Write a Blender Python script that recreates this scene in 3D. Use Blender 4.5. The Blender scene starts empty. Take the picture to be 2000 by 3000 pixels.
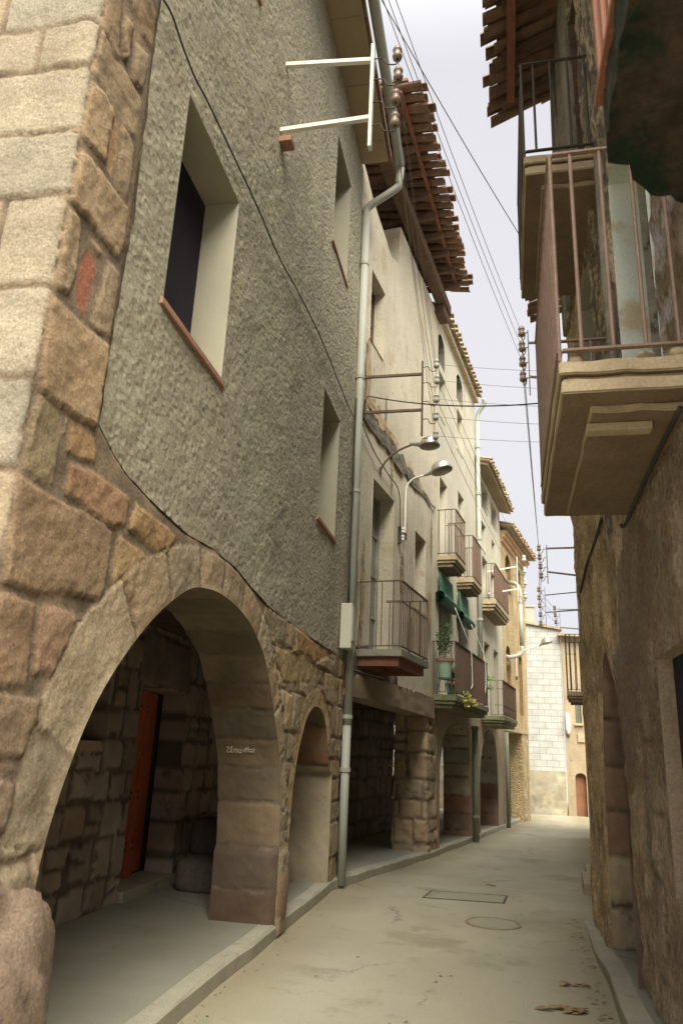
import bpy, math, random
import numpy as np
from mathutils import Vector, Matrix
from mathutils.geometry import delaunay_2d_cdt
random.seed(7); rng = np.random.default_rng(7)
SC = bpy.context.scene; COL = SC.collection
PI = math.pi

# ------------------------------------------------------------------ camera
FPX = 2180.0
v1 = np.array([435., -713., -FPX]); v1 /= np.linalg.norm(v1)
vz = np.array([300., (FPX*FPX + 435*300)/713, -FPX]); vz /= np.linalg.norm(vz)
vx = np.cross(v1, vz)
R = np.array([vx, v1, vz]); CAM = np.array([0, 0, 1.6])
cd = bpy.data.cameras.new('camera'); cam = bpy.data.objects.new('camera', cd); COL.objects.link(cam)
cd.sensor_fit = 'VERTICAL'; cd.sensor_height = 36; cd.sensor_width = 24; cd.lens = FPX/3000*36
cd.clip_start = .05; cd.clip_end = 800
M4 = Matrix([[*R[0], CAM[0]], [*R[1], CAM[1]], [*R[2], CAM[2]], [0, 0, 0, 1]])
cam.matrix_world = M4; SC.camera = cam
cd.dof.use_dof = True; cd.dof.focus_distance = 7.5; cd.dof.aperture_fstop = 3.4

# ------------------------------------------------------------------ light
SUN_EL, SUN_AZ = 48, 160          # degrees; azimuth measured from +Y towards +X: behind the camera, a little right
w = bpy.data.worlds.new('World'); SC.world = w; w.use_nodes = True
nt = w.node_tree; nt.nodes.clear()
sky = nt.nodes.new('ShaderNodeTexSky'); sky.sky_type = 'NISHITA'; sky.sun_disc = False
sky.sun_elevation = math.radians(SUN_EL); sky.sun_rotation = math.radians(SUN_AZ)
tc = nt.nodes.new('ShaderNodeTexCoord'); nz = nt.nodes.new('ShaderNodeTexNoise'); nz.inputs['Scale'].default_value = 1.6
nz.inputs['Detail'].default_value = 6; nt.links.new(tc.outputs['Generated'], nz.inputs['Vector'])
rmp = nt.nodes.new('ShaderNodeValToRGB'); rmp.color_ramp.elements[0].position = .25; rmp.color_ramp.elements[1].position = .8
rmp.color_ramp.elements[0].color = (7.7, 7.55, 8.1, 1); rmp.color_ramp.elements[1].color = (8.7, 8.6, 8.9, 1)
nt.links.new(nz.outputs['Fac'], rmp.inputs['Fac'])
mx = nt.nodes.new('ShaderNodeMix'); mx.data_type = 'RGBA'; mx.inputs[0].default_value = .9
nt.links.new(sky.outputs['Color'], mx.inputs[6]); nt.links.new(rmp.outputs['Color'], mx.inputs[7])
sp = nt.nodes.new('ShaderNodeSeparateXYZ'); nt.links.new(tc.outputs['Generated'], sp.inputs[0])      # overcast: brightest overhead
mr = nt.nodes.new('ShaderNodeMapRange'); mr.interpolation_type = 'SMOOTHSTEP'
for k_, v_ in zip((1, 2, 3, 4), (.74, .98, .98, 3.4)): mr.inputs[k_].default_value = v_
nt.links.new(sp.outputs['Z'], mr.inputs[0])
vm = nt.nodes.new('ShaderNodeVectorMath'); vm.operation = 'SCALE'; nt.links.new(mx.outputs[2], vm.inputs[0]); nt.links.new(mr.outputs[0], vm.inputs['Scale'])
bg = nt.nodes.new('ShaderNodeBackground'); bg.inputs['Strength'].default_value = .0495
out = nt.nodes.new('ShaderNodeOutputWorld')
nt.links.new(vm.outputs[0], bg.inputs['Color']); nt.links.new(bg.outputs[0], out.inputs['Surface'])
sd = bpy.data.lights.new('sun', 'SUN'); sd.energy = 4.5; sd.angle = math.radians(45); sd.color = (1, .945, .80)
sun = bpy.data.objects.new('sun', sd); COL.objects.link(sun)
a, e = math.radians(SUN_AZ), math.radians(SUN_EL)
sdir = Vector((math.sin(a)*math.cos(e), math.cos(a)*math.cos(e), math.sin(e)))
sun.rotation_euler = sdir.to_track_quat('Z', 'Y').to_euler()
SC.view_settings.view_transform = 'Standard'; SC.view_settings.look = 'None'
SC.view_settings.exposure = 1.15; SC.view_settings.gamma = 1
SC.cycles.max_bounces = 8; SC.cycles.use_denoising = True

# ------------------------------------------------------------------ frames and pixel rays (photo is 2000 x 3000)
def ray(u, v): return R @ np.array([u-1000., -(v-1500.), -FPX])
class F:
    """A vertical wall plane: s runs along it, z up, n out of it."""
    def __init__(f, x, y, az, side=1):
        a = math.radians(az); f.o = np.array([x, y, 0.])
        f.d = np.array([math.sin(a), math.cos(a), 0]); f.n = np.array([math.cos(a), -math.sin(a), 0])*side
    def __call__(f, s, z, n=0): return f.o + f.d*s + f.n*n + np.array([0, 0, z])
    def px(f, u, v, n=0):
        d = ray(u, v); t = ((f.o + f.n*n - CAM) @ f.n)/(d @ f.n); P = CAM + t*d
        return float((P-f.o) @ f.d), float(P[2])
    def sn(f, u, v, s):
        d = ray(u, v); t = ((f.o + f.d*s - CAM) @ f.d)/(d @ f.d); P = CAM + t*d
        return float((P-f.o) @ f.n), float(P[2])
def onz(u, v, z=0):
    d = ray(u, v); return CAM + (z-CAM[2])/d[2]*d
def ony(u, v, y):
    d = ray(u, v); return CAM + y/d[1]*d
B1 = F(-1.88, 0, 0); L = F(-1.88, 9.8, 9); o5 = L(14.86, 0); L5 = F(o5[0], o5[1], 12)
NW = F(.85, 0, 1.3, -1); RW = F(1.4, 9.05, 5, -1)
def gz(y): return float(np.interp(y, [-60, 9.5, 14.5, 18.5, 24.5, 30, 40, 90], [0, 0, -.2, -.3, -.42, -.55, -.58, -.6]))

# ------------------------------------------------------------------ scene-graph helpers
def tag(o, label=None, cat=None, group=None, kind=None):
    if label: o['label'] = label
    if cat: o['category'] = cat
    if group: o['group'] = group
    if kind: o['kind'] = kind
    return o
def empty(name, loc, label, cat, group=None):
    o = bpy.data.objects.new(name, None); COL.objects.link(o); o.location = Vector(loc)
    o.empty_display_size = .2
    bpy.context.view_layer.update()
    return tag(o, label, cat, group)
class MB:
    def __init__(m): m.v = []; m.f = []
    def add(m, vs, fs):
        k = len(m.v); m.v += [tuple(map(float, p)) for p in vs]; m.f += [tuple(i+k for i in f) for f in fs]; return m
    def box8(m, P): return m.add(P, [(0,1,2,3),(7,6,5,4),(0,4,5,1),(1,5,6,2),(2,6,7,3),(3,7,4,0)])
    def box(m, fr, s0, s1, z0, z1, n0, n1):
        return m.box8([fr(s0,z0,n0), fr(s1,z0,n0), fr(s1,z0,n1), fr(s0,z0,n1), fr(s0,z1,n0), fr(s1,z1,n0), fr(s1,z1,n1), fr(s0,z1,n1)])
    def cube(m, x0, x1, y0, y1, z0, z1):
        return m.box8([(x0,y0,z0),(x1,y0,z0),(x1,y1,z0),(x0,y1,z0),(x0,y0,z1),(x1,y0,z1),(x1,y1,z1),(x0,y1,z1)])
    def tube(m, pts, r, seg=8, caps=True):
        pts = [Vector(p) for p in pts]; n = len(pts); rr = r if hasattr(r, '__len__') else [r]*n
        up = None; rings = []
        for i, p in enumerate(pts):
            t = (pts[min(i+1, n-1)]-pts[max(i-1, 0)]).normalized()
            if up is None: up = t.orthogonal().normalized()
            up = (up - t*up.dot(t)).normalized(); b = t.cross(up)
            rings.append([p + (up*math.cos(2*PI*k/seg)+b*math.sin(2*PI*k/seg))*rr[i] for k in range(seg)])
        vs = [q for rg in rings for q in rg]
        fs = [(i*seg+k, i*seg+(k+1)%seg, (i+1)*seg+(k+1)%seg, (i+1)*seg+k) for i in range(n-1) for k in range(seg)]
        if caps: fs += [tuple(range(seg-1, -1, -1)), tuple((n-1)*seg+k for k in range(seg))]
        return m.add(vs, fs)
    def lathe(m, base, axis, prof, seg=16):
        """prof: list of (radius, height along axis)"""
        ax = Vector(axis).normalized(); u = ax.orthogonal().normalized(); b = ax.cross(u); base = Vector(base)
        vs = [base + ax*h + (u*math.cos(2*PI*k/seg)+b*math.sin(2*PI*k/seg))*r for r, h in prof for k in range(seg)]
        fs = [(i*seg+k, i*seg+(k+1)%seg, (i+1)*seg+(k+1)%seg, (i+1)*seg+k) for i in range(len(prof)-1) for k in range(seg)]
        return m.add(vs, fs)
    def build(m, name, mat, parent=None, bevel=0, smooth=False, kind=None):
        me = bpy.data.meshes.new(name); me.from_pydata(m.v, [], m.f); me.materials.append(mat)
        if smooth: me.polygons.foreach_set('use_smooth', [True]*len(me.polygons))
        me.update(); o = bpy.data.objects.new(name, me); COL.objects.link(o)
        if parent is not None:
            o.parent = parent; o.matrix_parent_inverse = parent.matrix_world.inverted()
        if bevel:
            b = o.modifiers.new('bevel', 'BEVEL'); b.width = bevel; b.segments = 2; b.limit_method = 'ANGLE'
        if kind: o['kind'] = kind
        return o
def sag(a, b, drop=.1, n=14):
    a, b = Vector(a), Vector(b)
    return [a.lerp(b, i/n) - Vector((0, 0, 4*drop*(i/n)*(1-i/n))) for i in range(n+1)]
def smooth_curve(P, k=6):
    P = [np.array(p, float) for p in P]; P = [2*P[0]-P[1]] + P + [2*P[-1]-P[-2]]; out = []
    for i in range(1, len(P)-2):
        a, b, c, d = P[i-1:i+3]
        for j in range(k):
            t = j/k; out.append(.5*((2*b)+(c-a)*t+(2*a-5*b+4*c-d)*t*t+(3*b-a-3*c+d)*t**3))
    out.append(P[-2]); return [tuple(map(float, p)) for p in out]

# ------------------------------------------------------------------ materials
def pbr(name, col, col2=None, scale=2., rough=.92, bump=.3, bscale=25., bdist=.02, attr=False, stain=None, streak=None,
        metallic=0, fine=.25, stretch=(1, 1, 1), pits=0, spec=.25):
    m = bpy.data.materials.new(name); m.use_nodes = True; t = m.node_tree; N = t.nodes; Lk = t.links.new
    b = N['Principled BSDF']; b.inputs['Roughness'].default_value = rough; b.inputs['Metallic'].default_value = metallic
    b.inputs['Specular IOR Level'].default_value = spec
    tcn = N.new('ShaderNodeTexCoord'); vec = tcn.outputs['Object']
    def noise(sc, detail=6, st=None, rg=.6, dist=0.):
        mp = N.new('ShaderNodeMapping'); mp.inputs['Scale'].default_value = st or (1, 1, 1); Lk(vec, mp.inputs['Vector'])
        n = N.new('ShaderNodeTexNoise'); n.inputs['Scale'].default_value = sc; n.inputs['Detail'].default_value = detail
        n.inputs['Roughness'].default_value = rg; n.inputs['Distortion'].default_value = dist
        Lk(mp.outputs[0], n.inputs['Vector']); return n.outputs['Fac']
    def ramp(x, p0, p1, c0=(0,0,0,1), c1=(1,1,1,1)):
        r = N.new('ShaderNodeValToRGB'); r.color_ramp.elements[0].position = p0; r.color_ramp.elements[1].position = p1
        r.color_ramp.elements[0].color = c0; r.color_ramp.elements[1].color = c1; Lk(x, r.inputs['Fac']); return r.outputs['Color']
    def mix(f, A, B, mode='MIX'):
        x = N.new('ShaderNodeMix'); x.data_type = 'RGBA'; x.blend_type = mode
        for sock, val in ((x.inputs[0], f), (x.inputs[6], A), (x.inputs[7], B)):
            if hasattr(val, 'links'): Lk(val, sock)
            elif isinstance(val, (int, float)): sock.default_value = val
            else: sock.default_value = (*val[:3], 1)
        return x.outputs[2]
    c = mix(ramp(noise(scale, 7), .32, .68), col, col2 or [q*.75 for q in col])
    if attr:
        at = N.new('ShaderNodeAttribute'); at.attribute_name = 'Col'; c = mix(1.0, c, at.outputs['Color'], 'MULTIPLY')
    if streak: c = mix(ramp(noise(streak[1], 6, (1, 1, .07)), streak[2], streak[2]+.2), c, streak[0])
    if stain:
        for sc_, colr, p0 in stain: c = mix(ramp(noise(sc_, 9, None, .7), p0, p0+.1), c, colr)
    if fine: c = mix(1.0, c, ramp(noise(bscale*2.2, 4), .2, .8, (1-fine,)*3+(1,), (1+fine,)*3+(1,)), 'MULTIPLY')
    Lk(c, b.inputs['Base Color'])
    if bump:
        bp = N.new('ShaderNodeBump'); bp.inputs['Strength'].default_value = bump; bp.inputs['Distance'].default_value = bdist
        h = noise(bscale, 12, stretch, .78, 0.)
        if pits:
            vo = N.new('ShaderNodeTexVoronoi'); vo.inputs['Scale'].default_value = pits; Lk(vec, vo.inputs['Vector'])
            ad = N.new('ShaderNodeMath'); ad.operation = 'MULTIPLY_ADD'
            q = ramp(vo.outputs['Distance'], .1, .55); Lk(q, ad.inputs[0]); ad.inputs[1].default_value = .5; Lk(h, ad.inputs[2]); h = ad.outputs[0]
        Lk(h, bp.inputs['Height']); Lk(bp.outputs[0], b.inputs['Normal'])
    return m
M = {}
M['ashlar'] = pbr('ashlar_stone', (1.05,1.05,1.05), (.78,.76,.76), 3.5, bump=1.0, bscale=34, bdist=.028, attr=True, fine=.4,
                  stain=[(5, (.16,.12,.08), .66)])
M['reveal'] = pbr('dressed_stone', (1.0,1.0,1.0), (.7,.66,.66), 2.2, bump=.45, bscale=60, bdist=.01, attr=True, fine=.25,
                  stain=[(3, (.15,.11,.08), .6)])
M['rough_plaster'] = pbr('rough_trowelled_plaster', (.55,.50,.36), (.475,.43,.31), .8, bump=1.0, bscale=22, bdist=.085, fine=.42, pits=17,
                         stretch=(1, .8, 1.1), stain=[(30, (.33,.30,.22), .64)], streak=((.42,.385,.285), 2.5, .56))
M['beige_plaster'] = pbr('worn_beige_plaster', (.60,.545,.42), (.50,.455,.345), 1.2, bump=.7, bscale=14, bdist=.03, fine=.2,
                         streak=((.43,.36,.25), 6, .56), stain=[(1.3, (.45,.37,.25), .55), (4, (.36,.28,.185), .61), (13, (.24,.19,.13), .66)])
M['pale_plaster'] = pbr('pale_lime_plaster', (.53,.495,.395), (.44,.41,.325), 1, bump=.4, bscale=18, bdist=.02, fine=.15,
                        streak=((.36,.32,.24), 3, .58), stain=[(2.1, (.33,.27,.19), .66)])
M['grey_plaster'] = pbr('grey_plaster', (.40,.39,.32), (.33,.31,.25), 1.2, bump=.4, bscale=20, fine=.15, streak=((.28,.25,.2), 3, .6))
M['cream_plaster'] = pbr('smooth_cream_plaster', (.37,.35,.265), (.32,.30,.23), 2, bump=.1, bscale=50, bdist=.005, fine=.08)
M['ochre_wall'] = pbr('flaking_ochre_wall', (.60,.46,.25), (.40,.30,.17), 1.6, bump=1.0, bscale=18, bdist=.07, fine=.35,
                      stretch=(1, 1, .45), streak=((.24,.18,.12), 5, .55), stain=[(3, (.26,.18,.11), .6), (9, (.17,.12,.08), .67)], pits=16)
M['brown_plaster'] = pbr('brown_plaster', (.33,.255,.165), (.26,.2,.13), 1.5, bump=.5, bscale=30, bdist=.015, fine=.3, streak=((.18,.14,.1), 5, .6))
M['orange_plaster'] = pbr('orange_plaster', (.46,.33,.2), (.38,.28,.17), 2, bump=.3, bscale=40, bdist=.01, fine=.2)
M['brick'] = None
def brick_mat(name, c1, c2, mortar, sc, bw=.5, rh=.25, msize=.02, bump=.4, rot=(0,0,0)):
    m = bpy.data.materials.new(name); m.use_nodes = True; t = m.node_tree; N = t.nodes; Lk = t.links.new; b = N['Principled BSDF']
    b.inputs['Roughness'].default_value = .9; b.inputs['Specular IOR Level'].default_value = .2
    tcn = N.new('ShaderNodeTexCoord'); mp = N.new('ShaderNodeMapping'); mp.inputs['Rotation'].default_value = rot; Lk(tcn.outputs['Object'], mp.inputs['Vector'])
    br = N.new('ShaderNodeTexBrick'); br.inputs['Scale'].default_value = sc; br.inputs['Brick Width'].default_value = bw; br.inputs['Row Height'].default_value = rh
    br.inputs['Color1'].default_value = (*c1, 1); br.inputs['Color2'].default_value = (*c2, 1); br.inputs['Mortar'].default_value = (*mortar, 1)
    br.inputs['Mortar Size'].default_value = msize; br.inputs['Bias'].default_value = -.2; Lk(mp.outputs[0], br.inputs['Vector'])
    n = N.new('ShaderNodeTexNoise'); n.inputs['Scale'].default_value = 2.3; n.inputs['Detail'].default_value = 8; Lk(tcn.outputs['Object'], n.inputs['Vector'])
    r = N.new('ShaderNodeValToRGB'); r.color_ramp.elements[0].position = .3; r.color_ramp.elements[1].position = .7
    r.color_ramp.elements[0].color = (.82,.8,.76,1); r.color_ramp.elements[1].color = (1.08,1.08,1.05,1); Lk(n.outputs['Fac'], r.inputs['Fac'])
    x = N.new('ShaderNodeMix'); x.data_type = 'RGBA'; x.blend_type = 'MULTIPLY'; x.inputs[0].default_value = 1
    Lk(br.outputs['Color'], x.inputs[6]); Lk(r.outputs['Color'], x.inputs[7]); Lk(x.outputs[2], b.inputs['Base Color'])
    bp = N.new('ShaderNodeBump'); bp.inputs['Strength'].default_value = bump; bp.inputs['Distance'].default_value = .01; bp.invert = True
    Lk(br.outputs['Fac'], bp.inputs['Height']); Lk(bp.outputs[0], b.inputs['Normal'])
    return m
M['block'] = brick_mat('concrete_blockwork', (.43,.435,.425), (.39,.395,.385), (.31,.31,.29), 1, .5, .25, .016, rot=(PI/2, 0, 0))
M['brick'] = brick_mat('old_brick', (.46,.27,.15), (.38,.22,.13), (.42,.36,.26), 1, .24, .075, .012, rot=(PI/2, 0, PI/2))
M['concrete'] = pbr('worn_concrete', (.325,.31,.225), (.27,.26,.19), .55, bump=.3, bscale=70, bdist=.006, fine=.2,
                    stain=[(.9, (.25,.225,.155), .53), (3.1, (.21,.195,.145), .6), (19, (.14,.12,.085), .68)])
M['pave'] = pbr('pavement_concrete', (.265,.255,.2), (.205,.195,.155), 1, bump=.2, bscale=50, bdist=.008, fine=.15, stain=[(2, (.19,.17,.13), .6), (13, (.15,.13,.1), .68)])
M['earth'] = pbr('earth', (.3,.26,.18), bump=.3)
M['timber'] = pbr('old_dark_timber', (.10,.065,.045), (.16,.10,.07), 5, bump=.6, bscale=12, bdist=.02, stretch=(4, .3, 1), fine=.3)
M['greywood'] = pbr('weathered_grey_wood', (.33,.30,.23), (.22,.2,.15), 6, bump=.7, bscale=14, bdist=.02, stretch=(3, 3, .2), fine=.25, streak=((.14,.12,.09), 12, .5))
M['paintwood'] = pbr('peeling_painted_wood', (.36,.35,.29), (.25,.23,.18), 4, bump=.5, bscale=20, stretch=(2, 2, .3), stain=[(5, (.13,.09,.06), .56)])
M['reddoor'] = pbr('red_painted_wood', (.48,.12,.055), (.36,.085,.04), 3, rough=.6, bump=.5, bscale=9, bdist=.01, stretch=(9, 9, .2), fine=.2, streak=((.2,.03,.015), 9, .55))
M['browndoor'] = pbr('brown_wood_door', (.26,.12,.07), (.2,.09,.05), 3, rough=.7, bump=.3, bscale=9, stretch=(6, 6, .2))
M['rust'] = pbr('rusty_iron', (.13,.085,.065), (.18,.115,.085), 9, rough=.75, bump=.4, bscale=60, bdist=.004, fine=.3, spec=.3)
M['rustpale'] = pbr('faded_brown_iron', (.27,.185,.145), (.2,.135,.105), 9, rough=.75, bump=.4, bscale=60, bdist=.004, fine=.3)
M['rustred'] = pbr('red_oxide_iron', (.24,.10,.06), (.18,.08,.05), 8, rough=.7, bump=.3, bscale=60, bdist=.004)
M['iron'] = pbr('dark_iron', (.05,.05,.045), (.09,.07,.05), 8, rough=.6, bump=.2, bscale=60, bdist=.003)
M['zinc'] = pbr('painted_grey_pipe', (.37,.38,.33), (.32,.33,.28), 2, rough=.5, bump=.1, bscale=30, fine=.08, stain=[(4, (.27,.24,.18), .68)])
M['greenpipe'] = pbr('mossy_pipe', (.30,.29,.23), (.2,.22,.15), 2, rough=.7, bump=.2, bscale=30)
M['white_steel'] = pbr('white_steel', (.78,.76,.68), (.7,.68,.6), 2, rough=.5, bump=.1, fine=.06)
M['cream_box'] = pbr('cream_plastic', (.52,.51,.42), (.45,.44,.36), 2, rough=.5, bump=.05, fine=.05)
M['alu'] = pbr('lamp_aluminium', (.62,.62,.6), (.5,.5,.48), 4, rough=.32, metallic=.85, bump=.05, fine=.08)
M['lampglass'] = pbr('dusty_lamp_glass', (.28,.25,.18), (.2,.17,.12), 5, rough=.35, bump=.1, spec=.5)
M['porcelain'] = pbr('porcelain', (.36,.28,.23), (.27,.2,.16), 10, rough=.3, bump=0, fine=.1, spec=.5)
M['porcelain_white'] = pbr('white_porcelain', (.72,.72,.68), (.62,.62,.57), 10, rough=.3, bump=0, fine=.05, spec=.5)
M['cable'] = pbr('black_cable', (.03,.03,.028), (.05,.05,.045), 5, rough=.6, bump=0, fine=0)
M['wire'] = pbr('weathered_wire', (.2,.21,.19), (.26,.27,.24), 5, rough=.5, bump=0, fine=0)
M['tile'] = pbr('clay_tile', (.24,.15,.095), (.14,.09,.065), 5, bump=.5, bscale=30, bdist=.01, fine=.3, stain=[(4, (.26,.22,.14), .58), (7, (.09,.06,.045), .6)])
M['tile_pale'] = pbr('lichened_tile', (.42,.34,.23), (.28,.21,.14), 5, bump=.5, bscale=30, bdist=.01, fine=.3, stain=[(4, (.2,.17,.1), .6)])
M['terracotta'] = pbr('terracotta', (.36,.2,.135), (.28,.15,.1), 6, bump=.3, bscale=40, fine=.15)
M['soffit_dark'] = pbr('dark_brown_soffit', (.24,.175,.115), (.18,.13,.085), 3, bump=.4, bscale=30, fine=.3)
M['soffit'] = pbr('brown_render_soffit', (.40,.32,.21), (.34,.27,.18), 2, bump=.25, bscale=50, bdist=.008, fine=.2)
M['stone_slab'] = pbr('yellowish_stone_slab', (.45,.37,.24), (.34,.27,.18), 4, bump=.5, bscale=35, bdist=.012, fine=.25, stain=[(5, (.22,.17,.11), .62)])
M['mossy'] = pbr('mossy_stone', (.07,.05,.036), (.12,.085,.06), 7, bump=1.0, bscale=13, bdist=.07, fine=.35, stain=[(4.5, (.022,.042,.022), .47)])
M['slab_moss'] = pbr('green_stained_stone', (.28,.27,.17), (.12,.15,.07), 5, bump=.6, bscale=25, bdist=.02, fine=.3)
M['dark'] = pbr('unlit_interior', (.015,.014,.022), (.025,.022,.03), 2, bump=0, fine=0)
M['darkstone'] = pbr('sooty_stone', (.16,.13,.115), (.10,.085,.08), 3, bump=.7, bscale=14, bdist=.03, fine=.3)
M['blind'] = pbr('green_reed_blind', (.10,.24,.17), (.07,.18,.12), 4, rough=.7, bump=.8, bscale=50, bdist=.01, stretch=(.5, .5, 3), fine=.3)
M['shutter_green'] = pbr('green_painted_shutter', (.08,.2,.13), (.06,.16,.11), 3, rough=.6, bump=.2)
M['shutter_grey'] = pbr('grey_green_shutter', (.16,.18,.14), (.12,.14,.11), 3, rough=.7, bump=.2)
M['leaf'] = pbr('green_leaf', (.05,.14,.04), (.03,.09,.03), 8, rough=.6, bump=0, fine=.3)
M['lightleaf'] = pbr('bright_leaf', (.2,.38,.1), (.12,.28,.06), 8, rough=.6, bump=0, fine=.2)
M['petal'] = pbr('yellow_petal', (.75,.6,.16), (.6,.45,.1), 8, rough=.7, bump=0, fine=.2)
M['deadleaf'] = pbr('dead_leaf', (.27,.19,.105), (.2,.14,.08), 8, rough=.8, bump=0, fine=.3)
M['greenpot'] = pbr('pale_green_pot', (.34,.48,.36), (.28,.42,.31), 3, rough=.6, bump=.1)
M['glass'] = pbr('dusty_window_pane', (.22,.25,.24), (.14,.16,.16), 2, rough=.25, bump=0, fine=.1, spec=.5)
M['pane_dark'] = pbr('dark_blue_slats', (.012,.014,.03), (.008,.009,.02), 3, rough=.5, bump=.5, bscale=9, bdist=.03, stretch=(.3, .3, 4), fine=0, spec=.4)
M['paleboard'] = pbr('pale_weathered_board', (.46,.43,.33), (.36,.33,.26), 4, bump=.4, stretch=(3, 3, .3))
M['paleglass'] = pbr('curtained_pane', (.34,.35,.31), (.26,.27,.24), 3, rough=.3, bump=0, spec=.5)
M['lath'] = pbr('broken_lath', (.26,.24,.18), (.12,.10,.07), 14, bump=1, bscale=20, bdist=.03, stretch=(.6, .6, 4), fine=.4)
M['darkbeige'] = pbr('grimy_beige_plaster', (.36,.31,.22), (.28,.24,.17), 5, bump=.8, bscale=20, bdist=.03, fine=.3)
M['chalk'] = pbr('chalk', (.62,.56,.42), bump=0, fine=.2)
M['yellow'] = pbr('yellow_tape', (.6,.42,.06), bump=0, fine=.1)
M['cloth'] = pbr('brown_rush_mat', (.16,.085,.06), (.11,.06,.045), 5, bump=.8, bscale=30, stretch=(4, 4, .1), fine=.3)

# ------------------------------------------------------------------ relief sheets: masonry as real height fields
def vnoise(x, y, seed=0):
    xi, yi = np.floor(x).astype(np.int64), np.floor(y).astype(np.int64); fx, fy = x-xi, y-yi
    fx, fy = fx*fx*(3-2*fx), fy*fy*(3-2*fy)
    def h(a, b):
        n = (a*374761393 + b*668265263 + seed*144665) & 0x7fffffff; n = ((n ^ (n >> 13))*1274126177) & 0x7fffffff
        return ((n ^ (n >> 16)) & 0xffff)/65535.
    return (h(xi,yi)*(1-fx)+h(xi+1,yi)*fx)*(1-fy) + (h(xi,yi+1)*(1-fx)+h(xi+1,yi+1)*fx)*fy
def fbm(x, y, sc, oct=4, seed=0):
    r = 0; a = 1.; t = 0
    for i in range(oct): r = r + a*vnoise(x*sc*2**i, y*sc*2**i, seed+i); t += a; a *= .5
    return r/t - .5
def inside(P, poly):
    x, y = P[:, 0], P[:, 1]; c = np.zeros(len(P), bool); q = np.asarray(poly, float); n = len(q)
    for i in range(n):
        x0, y0 = q[i]; x1, y1 = q[i-1]
        if y0 == y1: continue
        c ^= ((y0 > y) != (y1 > y)) & (x < (x1-x0)*(y-y0)/(y1-y0)+x0)
    return c
def edist(P, poly, closed=True):
    q = np.asarray(poly, float); d = np.full(len(P), 1e9)
    for i in range(len(q) if closed else len(q)-1):
        a = q[i]; b = q[(i+1) % len(q)]; ab = b-a; l = ab @ ab + 1e-12
        t = np.clip(((P-a) @ ab)/l, 0, 1); e = P-(a+t[:, None]*ab); d = np.minimum(d, (e*e).sum(1))
    return np.sqrt(d)
def resample(poly, step, closed=True):
    out = []; n = len(poly)
    for i in range(n if closed else n-1):
        a = np.array(poly[i], float); b = np.array(poly[(i+1) % n], float); k = max(1, int(np.linalg.norm(b-a)/step))
        out += [tuple(a+(b-a)*j/k) for j in range(k)]
    if not closed: out.append(tuple(poly[-1]))
    return out
def sheet(name, outer, holes, step, fmap, mat, parent, height=None, color=None, rim=None, smooth=True):
    """Triangulated sheet in (s,z) with holes; height(P)->n, color(P)->rgb; rim=depth closes the outer edge and every hole backwards."""
    outer = resample(outer, step*1.5); hs = [resample(h, step*1.5) for h in holes]
    V = []; E = []
    for lp in [outer]+hs:
        k = len(V); V += lp; E += [(k+i, k+(i+1) % len(lp)) for i in range(len(lp))]
    q = np.array(outer); x0, y0 = q.min(0); x1, y1 = q.max(0)
    gx, gy = np.meshgrid(np.arange(x0+step/2, x1, step), np.arange(y0+step/2, y1, step)); G = np.stack([gx.ravel(), gy.ravel()], 1)
    G = G + rng.uniform(-.25, .25, G.shape)*step
    ok = inside(G, outer)
    for h in hs: ok &= ~inside(G, h)
    G = G[ok]; ok = np.ones(len(G), bool)
    for lp in [outer]+hs: ok &= edist(G, lp) > step*.55
    G = G[ok]; V2 = V+[tuple(p) for p in G]
    vo, eo, fo = delaunay_2d_cdt([Vector(p) for p in V2], E, [], 0, 1e-6)[:3]
    P = np.array([tuple(p) for p in vo]); T = np.array([f for f in fo if len(f) == 3]); c = P[T].mean(1)
    ok = inside(c, outer)
    for h in hs: ok &= ~inside(c, h)
    T = T[ok]; H = height(P) if height is not None else np.zeros(len(P))
    W = [fmap(P[i, 0], P[i, 1], H[i]) for i in range(len(P))]
    C = color(P) if color is not None else None
    a = W[T[0][1]]-W[T[0][0]]; b = W[T[0][2]]-W[T[0][0]]; nn = fmap(P[T[0][0], 0], P[T[0][0], 1], 1)-fmap(P[T[0][0], 0], P[T[0][0], 1], 0)
    if np.cross(a, b) @ nn < 0: T = T[:, ::-1]
    faces = [tuple(map(int, t)) for t in T]
    if rim:
        for lp in [outer]+hs:
            k = len(W); n = len(lp); Hh = height(np.array(lp)) if height is not None else np.zeros(n)
            W += [fmap(p[0], p[1], Hh[i]) for i, p in enumerate(lp)]+[fmap(p[0], p[1], -rim) for p in lp]
            if C is not None: cc = color(np.array(lp)); C = np.vstack([C, cc, cc])
            faces += [(k+i, k+(i+1) % n, k+n+(i+1) % n, k+n+i) for i in range(n)]
    me = bpy.data.meshes.new(name); me.from_pydata([tuple(map(float, p)) for p in W], [], faces); me.materials.append(mat)
    if C is not None:
        at = me.color_attributes.new('Col', 'FLOAT_COLOR', 'POINT'); at.data.foreach_set('color', np.hstack([C, np.ones((len(C), 1))]).astype(np.float32).ravel())
    if smooth: me.polygons.foreach_set('use_smooth', [i < len(T) for i in range(len(me.polygons))])
    o = bpy.data.objects.new(name, me); COL.objects.link(o)
    if parent is not None: o.parent = parent; o.matrix_parent_inverse = parent.matrix_world.inverted()
    return o
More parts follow.
